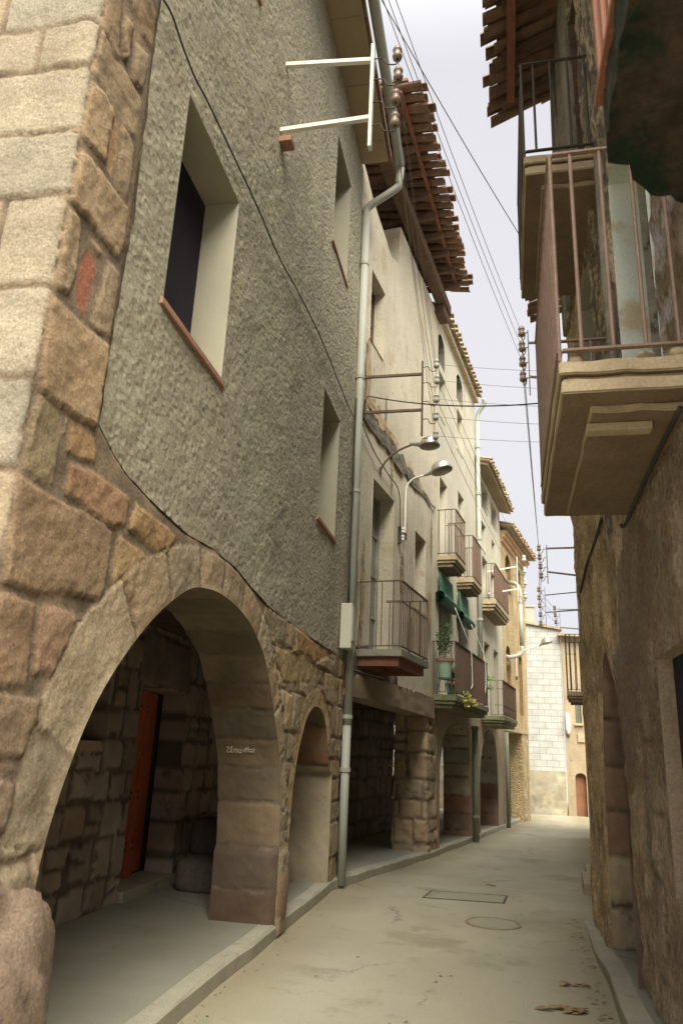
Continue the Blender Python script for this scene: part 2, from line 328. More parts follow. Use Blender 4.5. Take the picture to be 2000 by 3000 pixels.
def masonry(stones, groove=.03, amp=.025, rough=.008, mortar=(.2,.17,.12), seed=0, band=.004, wobble=.022):
    """stones: list of (polygon, rgb, extra height). Returns height() and color() for sheet()."""
    prep = []
    for i, (poly, col, dh) in enumerate(stones):
        q = np.asarray(poly, float); prep.append((q, q.min(0), q.max(0), np.array(col), dh, i))
    memo = {}
    def solve(P):
        key = (len(P), float(P[0, 0]), float(P[-1, 1]), float(P[len(P)//2, 0]))
        if key in memo: return memo[key]
        H = fbm(P[:,0], P[:,1], 12, 2, seed)*rough*.5; C = np.tile(np.array(mortar), (len(P), 1))*(1+fbm(P[:,0], P[:,1], 9, 2, seed+3))[:, None]
        free = np.ones(len(P), bool)
        wob = np.stack([fbm(P[:,0], P[:,1], 11, 4, seed+5), fbm(P[:,0], P[:,1], 11, 4, seed+9)], 1)*wobble
        for q, mn, mx_, col, dh, i in prep:
            idx = np.where(free & (P[:,0] >= mn[0]-.03) & (P[:,0] <= mx_[0]+.03) & (P[:,1] >= mn[1]-.03) & (P[:,1] <= mx_[1]+.03))[0]
            if not len(idx): continue
            p = P[idx]+wob[idx]; ins = inside(p, q); idx = idx[ins]
            if not len(idx): continue
            d = edist(P[idx]+wob[idx], q); t = np.clip((d-band)/groove, 0, 1); t = t*t*(3-2*t)
            cx, cy = q.mean(0); tl = rng.uniform(-.02, .02, 2)
            dome = np.clip(d/.12, 0, 1)*.14
            H[idx] = t*(amp*(.65+dome)+dh) + t*(fbm(P[idx,0], P[idx,1], 7, 4, seed+i*7)*rough*3.2 + fbm(P[idx,0], P[idx,1], 38, 3, seed+i)*rough*1.3) + t*((P[idx,0]-cx)*tl[0]+(P[idx,1]-cy)*tl[1])
            tone = (1+fbm(P[idx,0], P[idx,1], 3, 3, seed+i*3)*.45)[:, None]
            C[idx] = C[idx]*(1-t[:, None]) + col*tone*t[:, None]
            free[idx] = False
        memo.clear(); memo[key] = (H, C); return H, C
    return (lambda P: solve(P)[0]), (lambda P: solve(P)[1])
def scol(base=(.34,.255,.155), v=.13):
    b = random.uniform(1-v, 1+v); h = random.uniform(-1, 1)
    return (base[0]*b*(1+.04*h), base[1]*b*(1-.02*h), base[2]*b*(1-.09*h))
def courses(s0, s1, z0, z1, rh, ln, base, gap=.008, jit=.012, dh=.012, v=.16):
    out = []; z = z0
    while z < z1-.04:
        h = random.uniform(*rh); h = min(h, z1-z) if z1-z-h > rh[0]*.5 else z1-z; s = s0-random.uniform(0, ln[0])
        while s < s1:
            l = random.uniform(*ln); j = lambda: random.uniform(-jit, jit)
            parts = [(z, z+h)] if random.random() > .22 or h < .2 else [(z, z+h*.5), (z+h*.5, z+h)]
            for a, b in parts:
                out.append(([(s+gap+j(), a+gap+j()), (s+l*.5, a+gap+j()), (s+l-gap+j(), a+gap+j()), (s+l-gap+j(), b-gap+j()), (s+l*.5, b-gap+j()), (s+gap+j(), b-gap+j())], scol(base, v), random.uniform(-.4, 1)*dh))
            s += l
        z += h
    return out
def offset_curve(P, d):
    """offset each point outwards (left of travel)"""
    P = [np.array(p, float) for p in P]; out = []
    for i, p in enumerate(P):
        t = P[min(i+1, len(P)-1)]-P[max(i-1, 0)]; t /= np.linalg.norm(t)+1e-9; n = np.array([-t[1], t[0]]); dd = d[i] if hasattr(d, '__len__') else d
        out.append(tuple(p+n*dd))
    return out
def arclen(P):
    P = np.array(P); return np.concatenate([[0], np.cumsum(np.linalg.norm(np.diff(P, axis=0), axis=1))])
def reveal(name, fr, curve, depth, mat, parent, stones, step=.03, flip=1, n0=0, amp=.016, mortar=(.15,.12,.09), rough=.007, seed=5, flare=None):
    """Underside/side of an opening: sweep of curve (s,z) from n=n0 to n=-depth with its own masonry relief in (arc length, depth)."""
    A = arclen(curve); Cc = np.array(curve); T = np.gradient(Cc, axis=0); T /= np.linalg.norm(T, axis=1)[:, None]+1e-9
    def fmap(a, d, h):
        s = np.interp(a, A, Cc[:,0]); z = np.interp(a, A, Cc[:,1]); tx = np.interp(a, A, T[:,0]); tz = np.interp(a, A, T[:,1])
        h = h*min(1, d/.05)
        if flare is not None: h = h + flare(z)*min(1, d/.03+.0)
        return fr(s + flip*tz*h, z - flip*tx*h, n0-d)
    H, Cf = masonry(stones, .014, amp, rough, mortar, seed, .0)
    return sheet(name, [(0, 0), (A[-1], 0), (A[-1], depth), (0, depth)], [], step, fmap, mat, parent, H, Cf), A

# ================================================================== THE SETTING
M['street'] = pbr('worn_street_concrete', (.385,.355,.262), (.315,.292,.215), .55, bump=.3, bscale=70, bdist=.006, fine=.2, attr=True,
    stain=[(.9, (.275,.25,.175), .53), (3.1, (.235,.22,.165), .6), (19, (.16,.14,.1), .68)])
def add_cracks(m, sc, wd, col):
    t = m.node_tree; N = t.nodes; b = N['Principled BSDF']; src = b.inputs['Base Color'].links[0].from_socket
    tc_ = N.new('ShaderNodeTexCoord'); n = N.new('ShaderNodeTexNoise'); n.inputs['Scale'].default_value = 1.7; n.inputs['Detail'].default_value = 8; n.inputs['Roughness'].default_value = .7
    t.links.new(tc_.outputs['Object'], n.inputs['Vector']); ad = N.new('ShaderNodeVectorMath'); ad.operation = 'MULTIPLY_ADD'
    t.links.new(n.outputs['Color'], ad.inputs[0]); ad.inputs[1].default_value = (.7, .7, 0); t.links.new(tc_.outputs['Object'], ad.inputs[2])
    v = N.new('ShaderNodeTexVoronoi'); v.feature = 'DISTANCE_TO_EDGE'; v.inputs['Scale'].default_value = sc; t.links.new(ad.outputs[0], v.inputs['Vector'])
    n2 = N.new('ShaderNodeTexNoise'); n2.inputs['Scale'].default_value = .8; t.links.new(tc_.outputs['Object'], n2.inputs['Vector'])
    mr_ = N.new('ShaderNodeMapRange'); mr_.inputs[1].default_value = 0; mr_.inputs[2].default_value = wd; mr_.inputs[3].default_value = 1; mr_.inputs[4].default_value = 0; t.links.new(v.outputs['Distance'], mr_.inputs[0])
    m2 = N.new('ShaderNodeMapRange'); m2.inputs[1].default_value = .5; m2.inputs[2].default_value = .6; m2.inputs[4].default_value = .75; t.links.new(n2.outputs['Fac'], m2.inputs[0])
    mu = N.new('ShaderNodeMath'); mu.operation = 'MULTIPLY'; t.links.new(mr_.outputs[0], mu.inputs[0]); t.links.new(m2.outputs[0], mu.inputs[1])
    x = N.new('ShaderNodeMix'); x.data_type = 'RGBA'; t.links.new(mu.outputs[0], x.inputs[0]); t.links.new(src, x.inputs[6]); x.inputs[7].default_value = (*col, 1); t.links.new(x.outputs[2], b.inputs['Base Color'])
add_cracks(M['street'], .42, .006, (.12, .105, .075)); add_cracks(M['pave'], .6, .008, (.1, .09, .07))
def grid_ground(name, xs, ys, zf, mat):
    m = MB(); nx, ny = len(xs), len(ys)
    m.add([(x, y, zf(x, y)) for y in ys for x in xs], [(j*nx+i, j*nx+i+1, (j+1)*nx+i+1, (j+1)*nx+i) for j in range(ny-1) for i in range(nx-1)])
    return tag(m.build(name, mat, smooth=True), kind='structure')
xs = [-150, -60, -20, -8, -4] + list(np.arange(-3, 6.01, .15)) + [9, 20, 60, 150]; ys = [-120, -40, -15, -6] + list(np.arange(-3, 44.1, .5)) + [60, 110, 200]
def zroad(x, y):
    z = gz(y)
    if -3 < x < 6 and 0 < y < 34: z += .012*float(fbm(np.array([x]), np.array([y]), .6, 2, 3)[0])
    return z
st_o = grid_ground('street', xs, ys, zroad, M['street'])
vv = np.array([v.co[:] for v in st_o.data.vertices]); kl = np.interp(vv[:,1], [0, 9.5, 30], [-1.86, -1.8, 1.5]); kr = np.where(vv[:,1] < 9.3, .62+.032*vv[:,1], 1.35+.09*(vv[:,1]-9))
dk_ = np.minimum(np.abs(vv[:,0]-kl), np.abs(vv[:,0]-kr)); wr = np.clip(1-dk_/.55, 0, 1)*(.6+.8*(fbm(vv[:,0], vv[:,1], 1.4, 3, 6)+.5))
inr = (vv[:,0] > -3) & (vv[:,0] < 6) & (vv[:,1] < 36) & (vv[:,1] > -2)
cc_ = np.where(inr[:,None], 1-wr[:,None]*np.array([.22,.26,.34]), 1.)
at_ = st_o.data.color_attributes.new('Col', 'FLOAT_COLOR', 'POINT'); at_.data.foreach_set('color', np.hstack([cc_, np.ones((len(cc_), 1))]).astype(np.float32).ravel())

def ribbon(name, edge, inner, h, mat, hend=None):
    """Raised pavement: edge = kerb line, inner = back line, top at ground + h; a paler kerbstone strip runs along the edge."""
    m = MB(); n = len(edge); hh = hend or [h]*n
    for i in range(n):
        (x, y), (X, Y) = edge[i], inner[i]
        e = Vector((x-X, y-Y, 0)); e.normalize()
        w1, w2 = random.uniform(-.006, .006), random.uniform(.012, .03)
        zt = gz(y)+hh[i]; b = w2
        m.v += [(x+e.x*w1, y, gz(y)-.05), (x+e.x*w1, y, zt-b), (x-e.x*b, y-e.y*b, zt), (x-e.x*.14, y-e.y*.14, zt), (X, Y, gz(Y)+hh[i])]
    for i in range(n-1):
        for k in range(4): m.f.append((i*5+k, (i+1)*5+k, (i+1)*5+k+1, i*5+k+1))
    for q in (0, (n-1)*5): m.f.append((q, q+1, q+2, q+3, q+4))
    o = tag(m.build(name, mat), kind='structure'); o.data.materials.append(M['kerb'])
    for i in range((n-1)*4):
        if i % 4 < 3: o.data.polygons[i].material_index = 1
    return o
M['kerb'] = pbr('kerb_concrete', (.38,.36,.275), (.30,.28,.215), 3, bump=.5, bscale=40, bdist=.012, fine=.25, stain=[(5, (.25,.225,.165), .58)])
ed = []; inn = []
for y in np.arange(-1, 9.7, .35):
    ed.append((-1.855+.01*math.sin(y*3.1), y)); inn.append((-4.2, y))
for s in np.arange(.0, 20.3, .35):
    p = L(s, 0, .04+.012*math.sin(s*2.7)); q = L(s, 0, -6.2 if s > 10.5 else -2.3)
    ed.append((p[0], p[1])); inn.append((q[0], q[1]))
ribbon('pavement', ed, inn, .12, M['pave'])
ed = []; inn = []; hh = []
for y in np.arange(-1, 9.01, .25):
    ed.append((.615+.032*y+.008*math.sin(y*4), y)); p = NW(y, 0, -.6); inn.append((p[0], y)); hh.append(.12*min(1, max(.06, (9.1-y)/2.6)))
ribbon('pavement.001', ed, inn, .12, M['pave'], hh)

# ================================================================== HOUSE 1: arcaded stone and rough plaster house on the left
h1 = empty('stone_house', (-1.88, 2.54, 0), 'corner house of ashlar arches and rough grey trowelled plaster nearest on the left', 'house')
intr1 = smooth_curve([(3.12, -.02), (3.12, .6), (3.15, 1.12), (3.3, 1.54), (3.49, 1.84), (3.77, 2.12), (4.06, 2.34), (4.41, 2.53), (4.71, 2.6), (5.04, 2.62), (5.45, 2.585), (5.82, 2.49), (6.18, 2.31), (6.38, 2.12), (6.58, 1.88), (6.86, 1.49), (7.0, 1.02), (7.04, .52), (7.04, -.02)], 5)
intr2 = smooth_curve([(7.36, -.02), (7.36, .47), (7.39, 1.0), (7.49, 1.42), (7.66, 1.7), (7.89, 1.92), (8.2, 2.03), (8.55, 2.0), (8.84, 1.82), (9.05, 1.45), (9.14, 1.35)], 5) + [(9.28, 1.33), (9.3, .7), (9.3, -.02)]
CY = 2.54
bnd = [(3.07, 5.7), (3.09, 5.0), (3.12, 4.3), (3.1, 3.6), (3.1, 3.09), (3.3, 3.0), (3.46, 2.95), (3.85, 2.9), (4.27, 2.87), (4.8, 2.9), (5.3, 2.88), (5.7, 2.82), (6.15, 2.76), (7, 2.75), (8, 2.73), (9.1, 2.73), (9.8, 2.71)]
def c1(x, y): return B1.px(x/1.568, y/1.568)
def c3(x, y): return B1.px(x/1.568, 1000+y/1.568)
def c5(x, y): return B1.px(x/1.568, 2000+y/1.568)
G_, O_, K_, D_ = (.41,.305,.19), (.45,.29,.15), (.42,.18,.12), (.36,.255,.155)
hand = []
def hs_(fn, pts, col, dh=0): hand.append(([fn(*p) for p in pts], scol(col, .06), dh))
hs_(c1, [(470,-30),(560,-30),(560,80),(545,230),(560,290),(530,270),(455,110)], D_)
hs_(c1, [(575,70),(600,90),(612,130),(580,285),(560,270),(555,120)], G_, .01)
hs_(c1, [(580,-30),(690,-30),(718,60),(700,240),(640,160)], D_)
hs_(c1, [(625,195),(680,260),(655,430),(600,370),(600,300)], G_, .01)
hs_(c1, [(425,110),(470,130),(560,300),(640,440),(655,480),(640,600),(610,640),(560,560),(500,470),(400,280)], G_)
hs_(c1, [(395,370),(440,375),(510,480),(525,540),(480,750),(385,640),(330,560)], G_, .005)
hs_(c1, [(525,515),(550,570),(545,690),(515,820),(485,780),(490,650)], O_, -.008)
hs_(c1, [(560,570),(600,620),(620,690),(600,830),(580,950),(530,870),(530,800)], G_)
hs_(c1, [(330,680),(380,690),(470,790),(560,920),(588,970),(575,1100),(550,1195),(520,1170),(430,1060),(290,890),(310,800)], G_, .01)
hs_(c1, [(290,920),(370,1000),(375,1070),(340,1310),(310,1360),(225,1310),(235,1180)], G_)
hs_(c1, [(400,1130),(435,1180),(445,1250),(415,1380),(385,1460),(340,1400),(355,1230)], K_, -.005)
hs_(c1, [(415,1080),(460,1130),(480,1190),(440,1170),(405,1110)], G_)
hs_(c1, [(490,1185),(550,1255),(530,1420),(510,1560),(440,1530),(405,1470),(440,1380)], G_)
hand.append(([B1.px(*p) for p in ((148,848),(255,957),(320,1008),(312,1064),(281,1255),(210,1223),(112,1140),(121,1000))], scol(G_, .05), .01))
hs_(c3, [(172,225),(280,320),(290,350),(270,500),(240,690),(95,590),(110,500)], (.36,.27,.15))
hs_(c3, [(320,355),(435,430),(445,500),(435,570),(400,560),(300,510),(305,430)], O_)
hs_(c3, [(293,350),(315,352),(300,420),(285,490),(275,450)], G_)
hs_(c3, [(310,540),(430,590),(595,715),(585,800),(575,860),(490,850),(290,700),(300,620)], (.38,.24,.14), .005)
hs_(c3, [(620,740),(815,890),(780,960),(740,990),(690,960),(585,860),(595,790)], (.42,.29,.15), .008)
hs_(c3, [(78,600),(240,710),(450,810),(515,870),(500,1000),(460,1200),(300,1170),(130,1160),(5,1100),(50,800)], (.37,.26,.16), .008)
hs_(c3, [(540,875),(690,985),(600,1100),(500,1215),(510,1100),(525,950)], (.42,.28,.14))
hs_(c3, [(825,920),(865,935),(810,955)], G_)
hs_(c3, [(-60,1120),(90,1165),(160,1200),(150,1300),(130,1480),(115,1590),(-60,1590)], (.36,.255,.165), .008)
hs_(c3, [(180,1195),(290,1220),(350,1260),(330,1400),(320,1550),(135,1530),(160,1350)], (.40,.26,.165), .008)
hs_(c3, [(360,1250),(460,1270),(455,1310),(350,1440),(335,1480),(350,1350)], (.3,.24,.16), .01)
hs_(c5, [(-80,10),(200,70),(250,90),(235,150),(200,260),(150,340),(-80,350)], (.39,.28,.175), .008)
hs_(c5, [(255,20),(300,15),(290,60),(260,110)], O_)
hs_(c5, [(-80,370),(130,380),(130,410),(60,420),(-80,415)], (.36,.24,.15))
hs_(c5, [(-80,430),(50,440),(70,490),(50,600),(10,700),(-80,720)], (.38,.26,.17), .006)
hs_(c5, [(85,430),(105,430),(75,620),(50,560)], (.34,.26,.18))
hs_(c3, [(1230,1235),(1315,1280),(1310,1405),(1265,1385),(1210,1280)], (.36,.3,.18))
hs_(c3, [(1320,1290),(1355,1310),(1350,1420),(1312,1410)], G_)
hs_(c3, [(1360,1320),(1490,1410),(1530,1440),(1440,1480),(1420,1450),(1360,1425)], (.44,.29,.15))
hs_(c3, [(1270,1400),(1400,1450),(1440,1490),(1440,1568),(1300,1568),(1265,1480)], (.38,.3,.17))
def ring(intr, th, cuts, base, grow=None):
    A = arclen(intr); ext = offset_curve(intr, th); out = []
    for a, b in zip(cuts[:-1], cuts[1:]):
        ks = np.linspace(a+.008, b-.008, 8); I = np.array(intr); X = np.array(ext)
        lo = [(float(np.interp(k, A, I[:,0])), float(np.interp(k, A, I[:,1]))) for k in ks]
        hi = [(float(np.interp(k, A, X[:,0])), float(np.interp(k, A, X[:,1]))) for k in ks]
        # run past the intrados so the stone reaches the arris
        lo = [(l[0]+(l[0]-h[0])*.15, l[1]+(l[1]-h[1])*.15) for l, h in zip(lo, hi)]
        out.append((lo+hi[::-1], scol(base, .14), random.uniform(0, .008)))
    return out
A1 = arclen(intr1)
th1 = np.interp(A1, [0, 1.1, 1.9, 2.6, 3.3, 4.6, 6.0, 7.4, 9], [.05, .3, .42, .36, .27, .25, .22, .2, .14])
vs1 = ring(intr1, th1, [1.14, 1.55, 2.35, 2.85, 3.3, 3.75, 4.2, 4.65, 5.1, 5.55, 6.0, 6.5, 7.1], (.43,.335,.215))
A2 = arclen(intr2); vs2 = ring(intr2, .2, [1.0, 1.45, 1.8, 2.1, 2.4, 2.7, 3.0, 3.4], (.47,.35,.19))
rest = courses(2.3, 9.9, 0, 2.95, (.22, .4), (.2, .42), (.40,.31,.195))
rest = [q for q in rest if min(p[0] for p in q[0]) > 6.05 or max(p[1] for p in q[0]) < 1.3]
side = []
jz = [0, .45, .95, 1.4, 1.85, 2.25, 2.64, 3.06, 3.51, 4.0, 4.38, 4.78, 5.07, 5.5, 6]
for i in range(len(jz)-1):
    x = CY-.005; first = True
    while x > CY-1.9:
        l = random.uniform(.35, .75) if not first else random.choice((.3, .55, .7))
        x2 = x-l; top = x+.02 if first else x-.006
        side.append(([(x2+.006, jz[i]+.006), (top, jz[i]+.006), (top, jz[i+1]-.006), (x2+.006, jz[i+1]-.006)], scol((.44,.37,.265), .05), random.uniform(0, .01)))
        x = x2; first = False
def wrap(s, z, h):
    """s<CY runs round the corner on to the gable face."""
    r = .035
    if s >= CY+r: return B1(s, z, h)
    if s <= CY-r: return np.array([-1.88-(CY-s), CY-h, z])
    t = (CY+r-s)/(2*r)*PI/2; cx, cy = -1.88-r, CY+r; rr = r+h
    return np.array([cx+rr*math.cos(t), cy-rr*math.sin(t), z])
Hh, Ch = masonry(vs1+vs2+side+hand+rest, .009, .0115, .0085, (.26,.195,.13), 11, band=.0055)
def Hh2(P):
    h = Hh(P); d = np.abs(P[:,0]-CY); h = h-.02*np.clip(1-d/.05, 0, 1)*(fbm(P[:,1], P[:,1]*0, 9, 3, 4)+.5)      # chipped arris
    ar = np.minimum(edist(P, intr1, False), edist(P, intr2, False)); k_ = np.clip(ar/.045, 0, 1); h = h*k_ + .012*(1-k_)
    db = edist(P, [(3.07, 6.5)]+bnd, False); ib = inside(P, bndp); kb = np.clip(db/.03, 0, 1); h = np.where(ib, -.012, h*kb-.004*(1-kb))
    foot = k_*((P[:,0] > 2.4) & (P[:,0] < 3.2))
    return h + foot*np.clip(1.12-P[:,1], 0, 1)**.3*np.clip((1.12-P[:,1])/.06, 0, 1)*(.07+.05*fbm(P[:,0], P[:,1], 3, 2, 8)) + (k_*((P[:,0] > 6.95) & (P[:,0] < 7.45)))*np.clip((.72-P[:,1])/.05, 0, 1)*.03
bnd2 = [(a_+.05, b_+.05) for a_, b_ in bnd[:-1]]+[(9.8, bnd[-1][1]+.05)]
lower = [(.7, -.05), (3.12, -.05)] + intr1[1:-1] + [(7.04, -.05), (7.36, -.05)] + intr2[1:-1] + [(9.3, -.05), (9.8, -.05)] + bnd2[::-1] + [(3.12, 6), (.7, 6)]
bndp = [(3.07, 6.5)]+bnd+[(9.9, 9), (5, 9)]
sheet('stonework', lower, [], .0165, wrap, M['ashlar'], h1, Hh2, Ch)
# plaster face with its window openings
W1 = [((3.56, 4.6), (4.10, 5.68), 'a'), ((7.83, 8.82), (4.09, 5.72), 'b'), ((7.85, 8.84), (7.83, 9.53), 'c'), ((3.56, 4.6), (7.83, 9.53), 'd')]
HT1 = 10.66
def Hp(P):
    h = fbm(P[:,0], P[:,1], 2.2, 4, 31)*.03 + fbm(P[:,0]*.85+.15*P[:,1], P[:,1]*1.1, 17, 2, 33)*.013+.004
    e = np.full(len(P), 1.)
    for (a, b), (c, d), _ in W1:
        dx = np.maximum(np.maximum(a-P[:,0], P[:,0]-b), 0); dz = np.maximum(np.maximum(c-P[:,1], P[:,1]-d), 0); e = np.minimum(e, np.clip(np.hypot(dx, dz)/.12, 0, 1))
    return h*e + .012*(1-e)
pl = [(3.07, 6.0)] + bnd + [(9.8, HT1), (2.56, HT1), (2.56, 6.01), (3.07, 6.01)]
sheet('plaster_wall', pl, [[(a, c), (b, c), (b, d), (a, d)] for (a, b), (c, d), _ in W1], .0285, lambda s, z, h: B1(s, z, h), M['rough_plaster'], h1, Hp, None)
MB().cube(-1.9, -9, 2.56, 2.6, 5.99, HT1).build('gable_wall', M['rough_plaster'], h1)
def opening(fr, s0, s1, z0, z1, parent, depth, kind, wallmat, name='window', sill=None, glassmat=None, framemat=None):
    """A recessed window or door: reveal faces, frame, panes and sill."""
    m = MB(); g = .012; e_ = .004; A0, A1, C0, C1 = s0+e_, s1-e_, z0+e_, z1-e_
    for P in ([fr(A0,C0,g), fr(A0,C1,g), fr(A0,C1,-depth), fr(A0,C0,-depth)], [fr(A1,C0,g), fr(A1,C1,g), fr(A1,C1,-depth), fr(A1,C0,-depth)],
              [fr(A0,C1,g), fr(A1,C1,g), fr(A1,C1,-depth), fr(A0,C1,-depth)], [fr(A0,C0,g), fr(A1,C0,g), fr(A1,C0,-depth), fr(A0,C0,-depth)]):
        m.add(P, [(0, 1, 2, 3)])
    wn = m.build(name, wallmat, parent)
    gm = glassmat or M['glass']; fm = framemat or M['paintwood']; cx = (s0+s1)/2
    if kind == 'slats':
        q = MB().box(fr, s0, s1, z0, z1, -depth-.03, -depth); z = z0
        while z < z1: q.box(fr, s0, s1, z, z+.03, -depth, -depth+.004); z += .045
        q.build('slatted_blind', gm, wn)
    elif kind == 'glazed':
        MB().box(fr, s0+.04, s1-.04, z0+.04, z1-.04, -depth-.02, -depth).build('pane', gm, wn)
        q = MB(); t = .055
        for a, b, c, d in ((s0, s0+t, z0, z1), (s1-t, s1, z0, z1), (cx-.04, cx+.04, z0, z1), (s0+t, s1-t, z1-t, z1), (s0+t, s1-t, z0, z0+t*1.4)): q.box(fr, a, b, c, d, -depth-.01, -depth+.04)
        for k in (1, 2, 3):
            zz = z0+(z1-z0)*k/4; q.box(fr, s0+t, cx-.04, zz-.015, zz+.015, -depth, -depth+.025); q.box(fr, cx+.04, s1-t, zz-.015, zz+.015, -depth, -depth+.025)
        q.build('window_frame', fm, wn)
    elif kind == 'shutter':
        q = MB().box(fr, s0, s1, z0, z1, -depth-.03, -depth); z = z0+.06
        for a, b in ((s0+.02, cx-.01), (cx+.01, s1-.02)):
            q.box(fr, a, a+.05, z0, z1, -depth, -depth+.03); q.box(fr, b-.05, b, z0, z1, -depth, -depth+.03)
            z = z0+.05
            while z < z1-.04: q.box(fr, a+.05, b-.05, z, z+.03, -depth, -depth+.018); z += .055
        q.build('shutter', fm, wn)
    elif kind == 'dark':
        MB().box(fr, s0, s1, z0, z1, -depth-.03, -depth).build('pane', M['dark'], wn)
    elif kind == 'plank':
        q = MB(); s = s0
        while s < s1-.01:
            e = min(s+.16, s1); q.box(fr, s, e-.006, z0, z1, -depth-.04, -depth+random.uniform(0, .006)); s = e
        q.build('door_leaf', fm, wn)
    elif kind == 'brick':
        MB().box(fr, s0, s1, z0, z1, -depth-.03, -depth).build('brick_infill', M['brick'], wn)
    if sill: MB().box(fr, s0-.03, s1+.03, z0-.035, z0+.012, -depth, sill).build('sill', M['terracotta'], wn, .005)
    return wn
for (a, b), (c, d), k in W1:
    opening(B1, a, b, c, d, h1, .27, 'dark', M['cream_plaster'], sill=.03)
# arch undersides
cs1 = []; cuts = [0, .12, .55, .98, 1.35, 1.8, 2.2, 2.6, 3.0, 3.4, 3.8, 4.2, 4.55, 4.9, 5.22, 5.5, 5.82, 6.1, 6.42, 6.8, 7.15, 7.62, 8.12, 8.6]
tot = A1[-1]; cuts = [c for c in cuts if c < tot-.2]+[tot+.01]
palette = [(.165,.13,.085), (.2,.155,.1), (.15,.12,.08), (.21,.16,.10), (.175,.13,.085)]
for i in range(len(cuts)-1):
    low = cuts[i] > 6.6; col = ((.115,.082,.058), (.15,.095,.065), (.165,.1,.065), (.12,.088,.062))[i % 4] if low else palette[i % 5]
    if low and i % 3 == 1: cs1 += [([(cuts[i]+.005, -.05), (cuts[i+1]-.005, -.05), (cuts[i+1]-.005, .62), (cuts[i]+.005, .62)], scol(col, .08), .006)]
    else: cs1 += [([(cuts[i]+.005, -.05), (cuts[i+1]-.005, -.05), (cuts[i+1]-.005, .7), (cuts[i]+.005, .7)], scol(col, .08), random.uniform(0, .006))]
fl = lambda z: np.where(z < .72, .045*np.clip((.72-z)/.04, 0, 1), 0)
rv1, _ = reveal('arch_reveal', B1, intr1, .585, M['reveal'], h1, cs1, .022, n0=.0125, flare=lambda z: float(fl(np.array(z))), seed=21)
cs2 = []; cuts2 = [0, .5, 1.0, 1.4, 1.75, 2.1, 2.42, 2.75, 3.1, 3.42, 3.62, arclen(intr2)[-1]+.01]
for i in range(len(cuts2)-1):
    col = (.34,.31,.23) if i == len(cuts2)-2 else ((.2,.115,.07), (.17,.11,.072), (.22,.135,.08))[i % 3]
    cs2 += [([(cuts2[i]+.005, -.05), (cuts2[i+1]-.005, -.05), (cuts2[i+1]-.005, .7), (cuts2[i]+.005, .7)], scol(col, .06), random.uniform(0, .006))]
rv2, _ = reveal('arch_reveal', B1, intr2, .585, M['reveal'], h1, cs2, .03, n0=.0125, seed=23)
# inner face of the arcade wall (seen from other positions), piers and the near pier base stone
inner = [(2.56, 0), (3.12, 0)] + intr1[1:-1] + [(7.04, 0), (7.36, 0)] + intr2[1:-1] + [(9.3, 0), (9.8, 0), (9.8, 2.78), (2.56, 2.78)]
Hi, Ci = masonry(courses(2.4, 9.9, 0, 2.8, (.22, .4), (.25, .5), (.27,.21,.15)), .03, .02, .01, (.15,.13,.1), 41)
sheet('inner_wall', inner, [], .07, lambda s, z, h: B1(s, z, -.56-h), M['reveal'], h1, Hi, Ci)
def boulder(cx, cy, cz, rx, ry, rz, seed, mat, parent, name='base_stone', seg=40, pw=.62, rough=.1, col=None):
    vs = []; fs = []; nu, nv = seg, seg//2
    for j in range(nv+1):
        for i in range(nu):
            u = 2*PI*i/nu; v = PI*j/nv-PI/2
            d = np.array([math.cos(u)*math.cos(v), math.sin(u)*math.cos(v), math.sin(v)]); d = np.sign(d)*np.abs(d)**pw
            k = 1+rough*float(fbm(np.array([d[0]*2+seed]), np.array([d[1]*2+d[2]*1.7]), 1.3, 5, seed)[0])*1.6+rough*.25*float(fbm(np.array([d[0]*3-d[2]*2]), np.array([d[1]*2+d[2]*3.1]), 4.3, 3, seed+2)[0])
            vs.append((cx+d[0]*rx*k, cy+d[1]*ry*k, cz+d[2]*rz*k))
    for j in range(nv):
        for i in range(nu): fs.append((j*nu+i, j*nu+(i+1) % nu, (j+1)*nu+(i+1) % nu, (j+1)*nu+i))
    o = MB().add(vs, fs).build(name, mat, parent, smooth=True)
    if col:
        at = o.data.color_attributes.new('Col', 'FLOAT_COLOR', 'POINT'); at.data.foreach_set('color', np.tile(np.array([*col, 1], np.float32), len(vs)))
    return o
boulder(-2.04, 2.84, .46, .35, .38, .60, 4, M['ashlar'], h1, rough=.34, col=(.28,.205,.145), pw=.78, seg=110)
boulder(-2.12, 7.2, .33, .3, .2, .37, 9, M['ashlar'], h1, rough=.08, col=(.30,.21,.13))
boulder(-2.2, 9.5, .3, .26, .2, .16, 12, M['ashlar'], h1, rough=.12, col=(.34,.24,.16))
# arcade back wall with its doorway and small dark window
WB = F(-3.5, 0, 0)
dhole = [(7.32, .1), (8.55, .1), (8.55, 2.12), (7.32, 2.16)]; whole = [(5.85, 1.57), (6.66, 1.58), (6.6, 2.3), (5.85, 2.3)]
lint = [([(7.2, 2.17), (8.55, 2.14), (8.6, 2.2), (8.45, 2.68), (7.3, 2.72), (7.22, 2.6)], (.24,.19,.17), .02)]
bs = lint + courses(2.3, 12, .1, 2.95, (.26, .42), (.26, .46), (.36,.29,.23), jit=.03, dh=.012, v=.2)
Hb, Cb = masonry(bs, .014, .016, .008, (.13,.105,.085), 51, band=.008)
sheet('back_wall', [(2.5, .05), (12, .05), (12, 2.95), (2.5, 2.95)], [dhole, whole], .035, lambda s, z, h: WB(s, z, h), M['reveal'], h1, Hb, Cb, rim=.3)
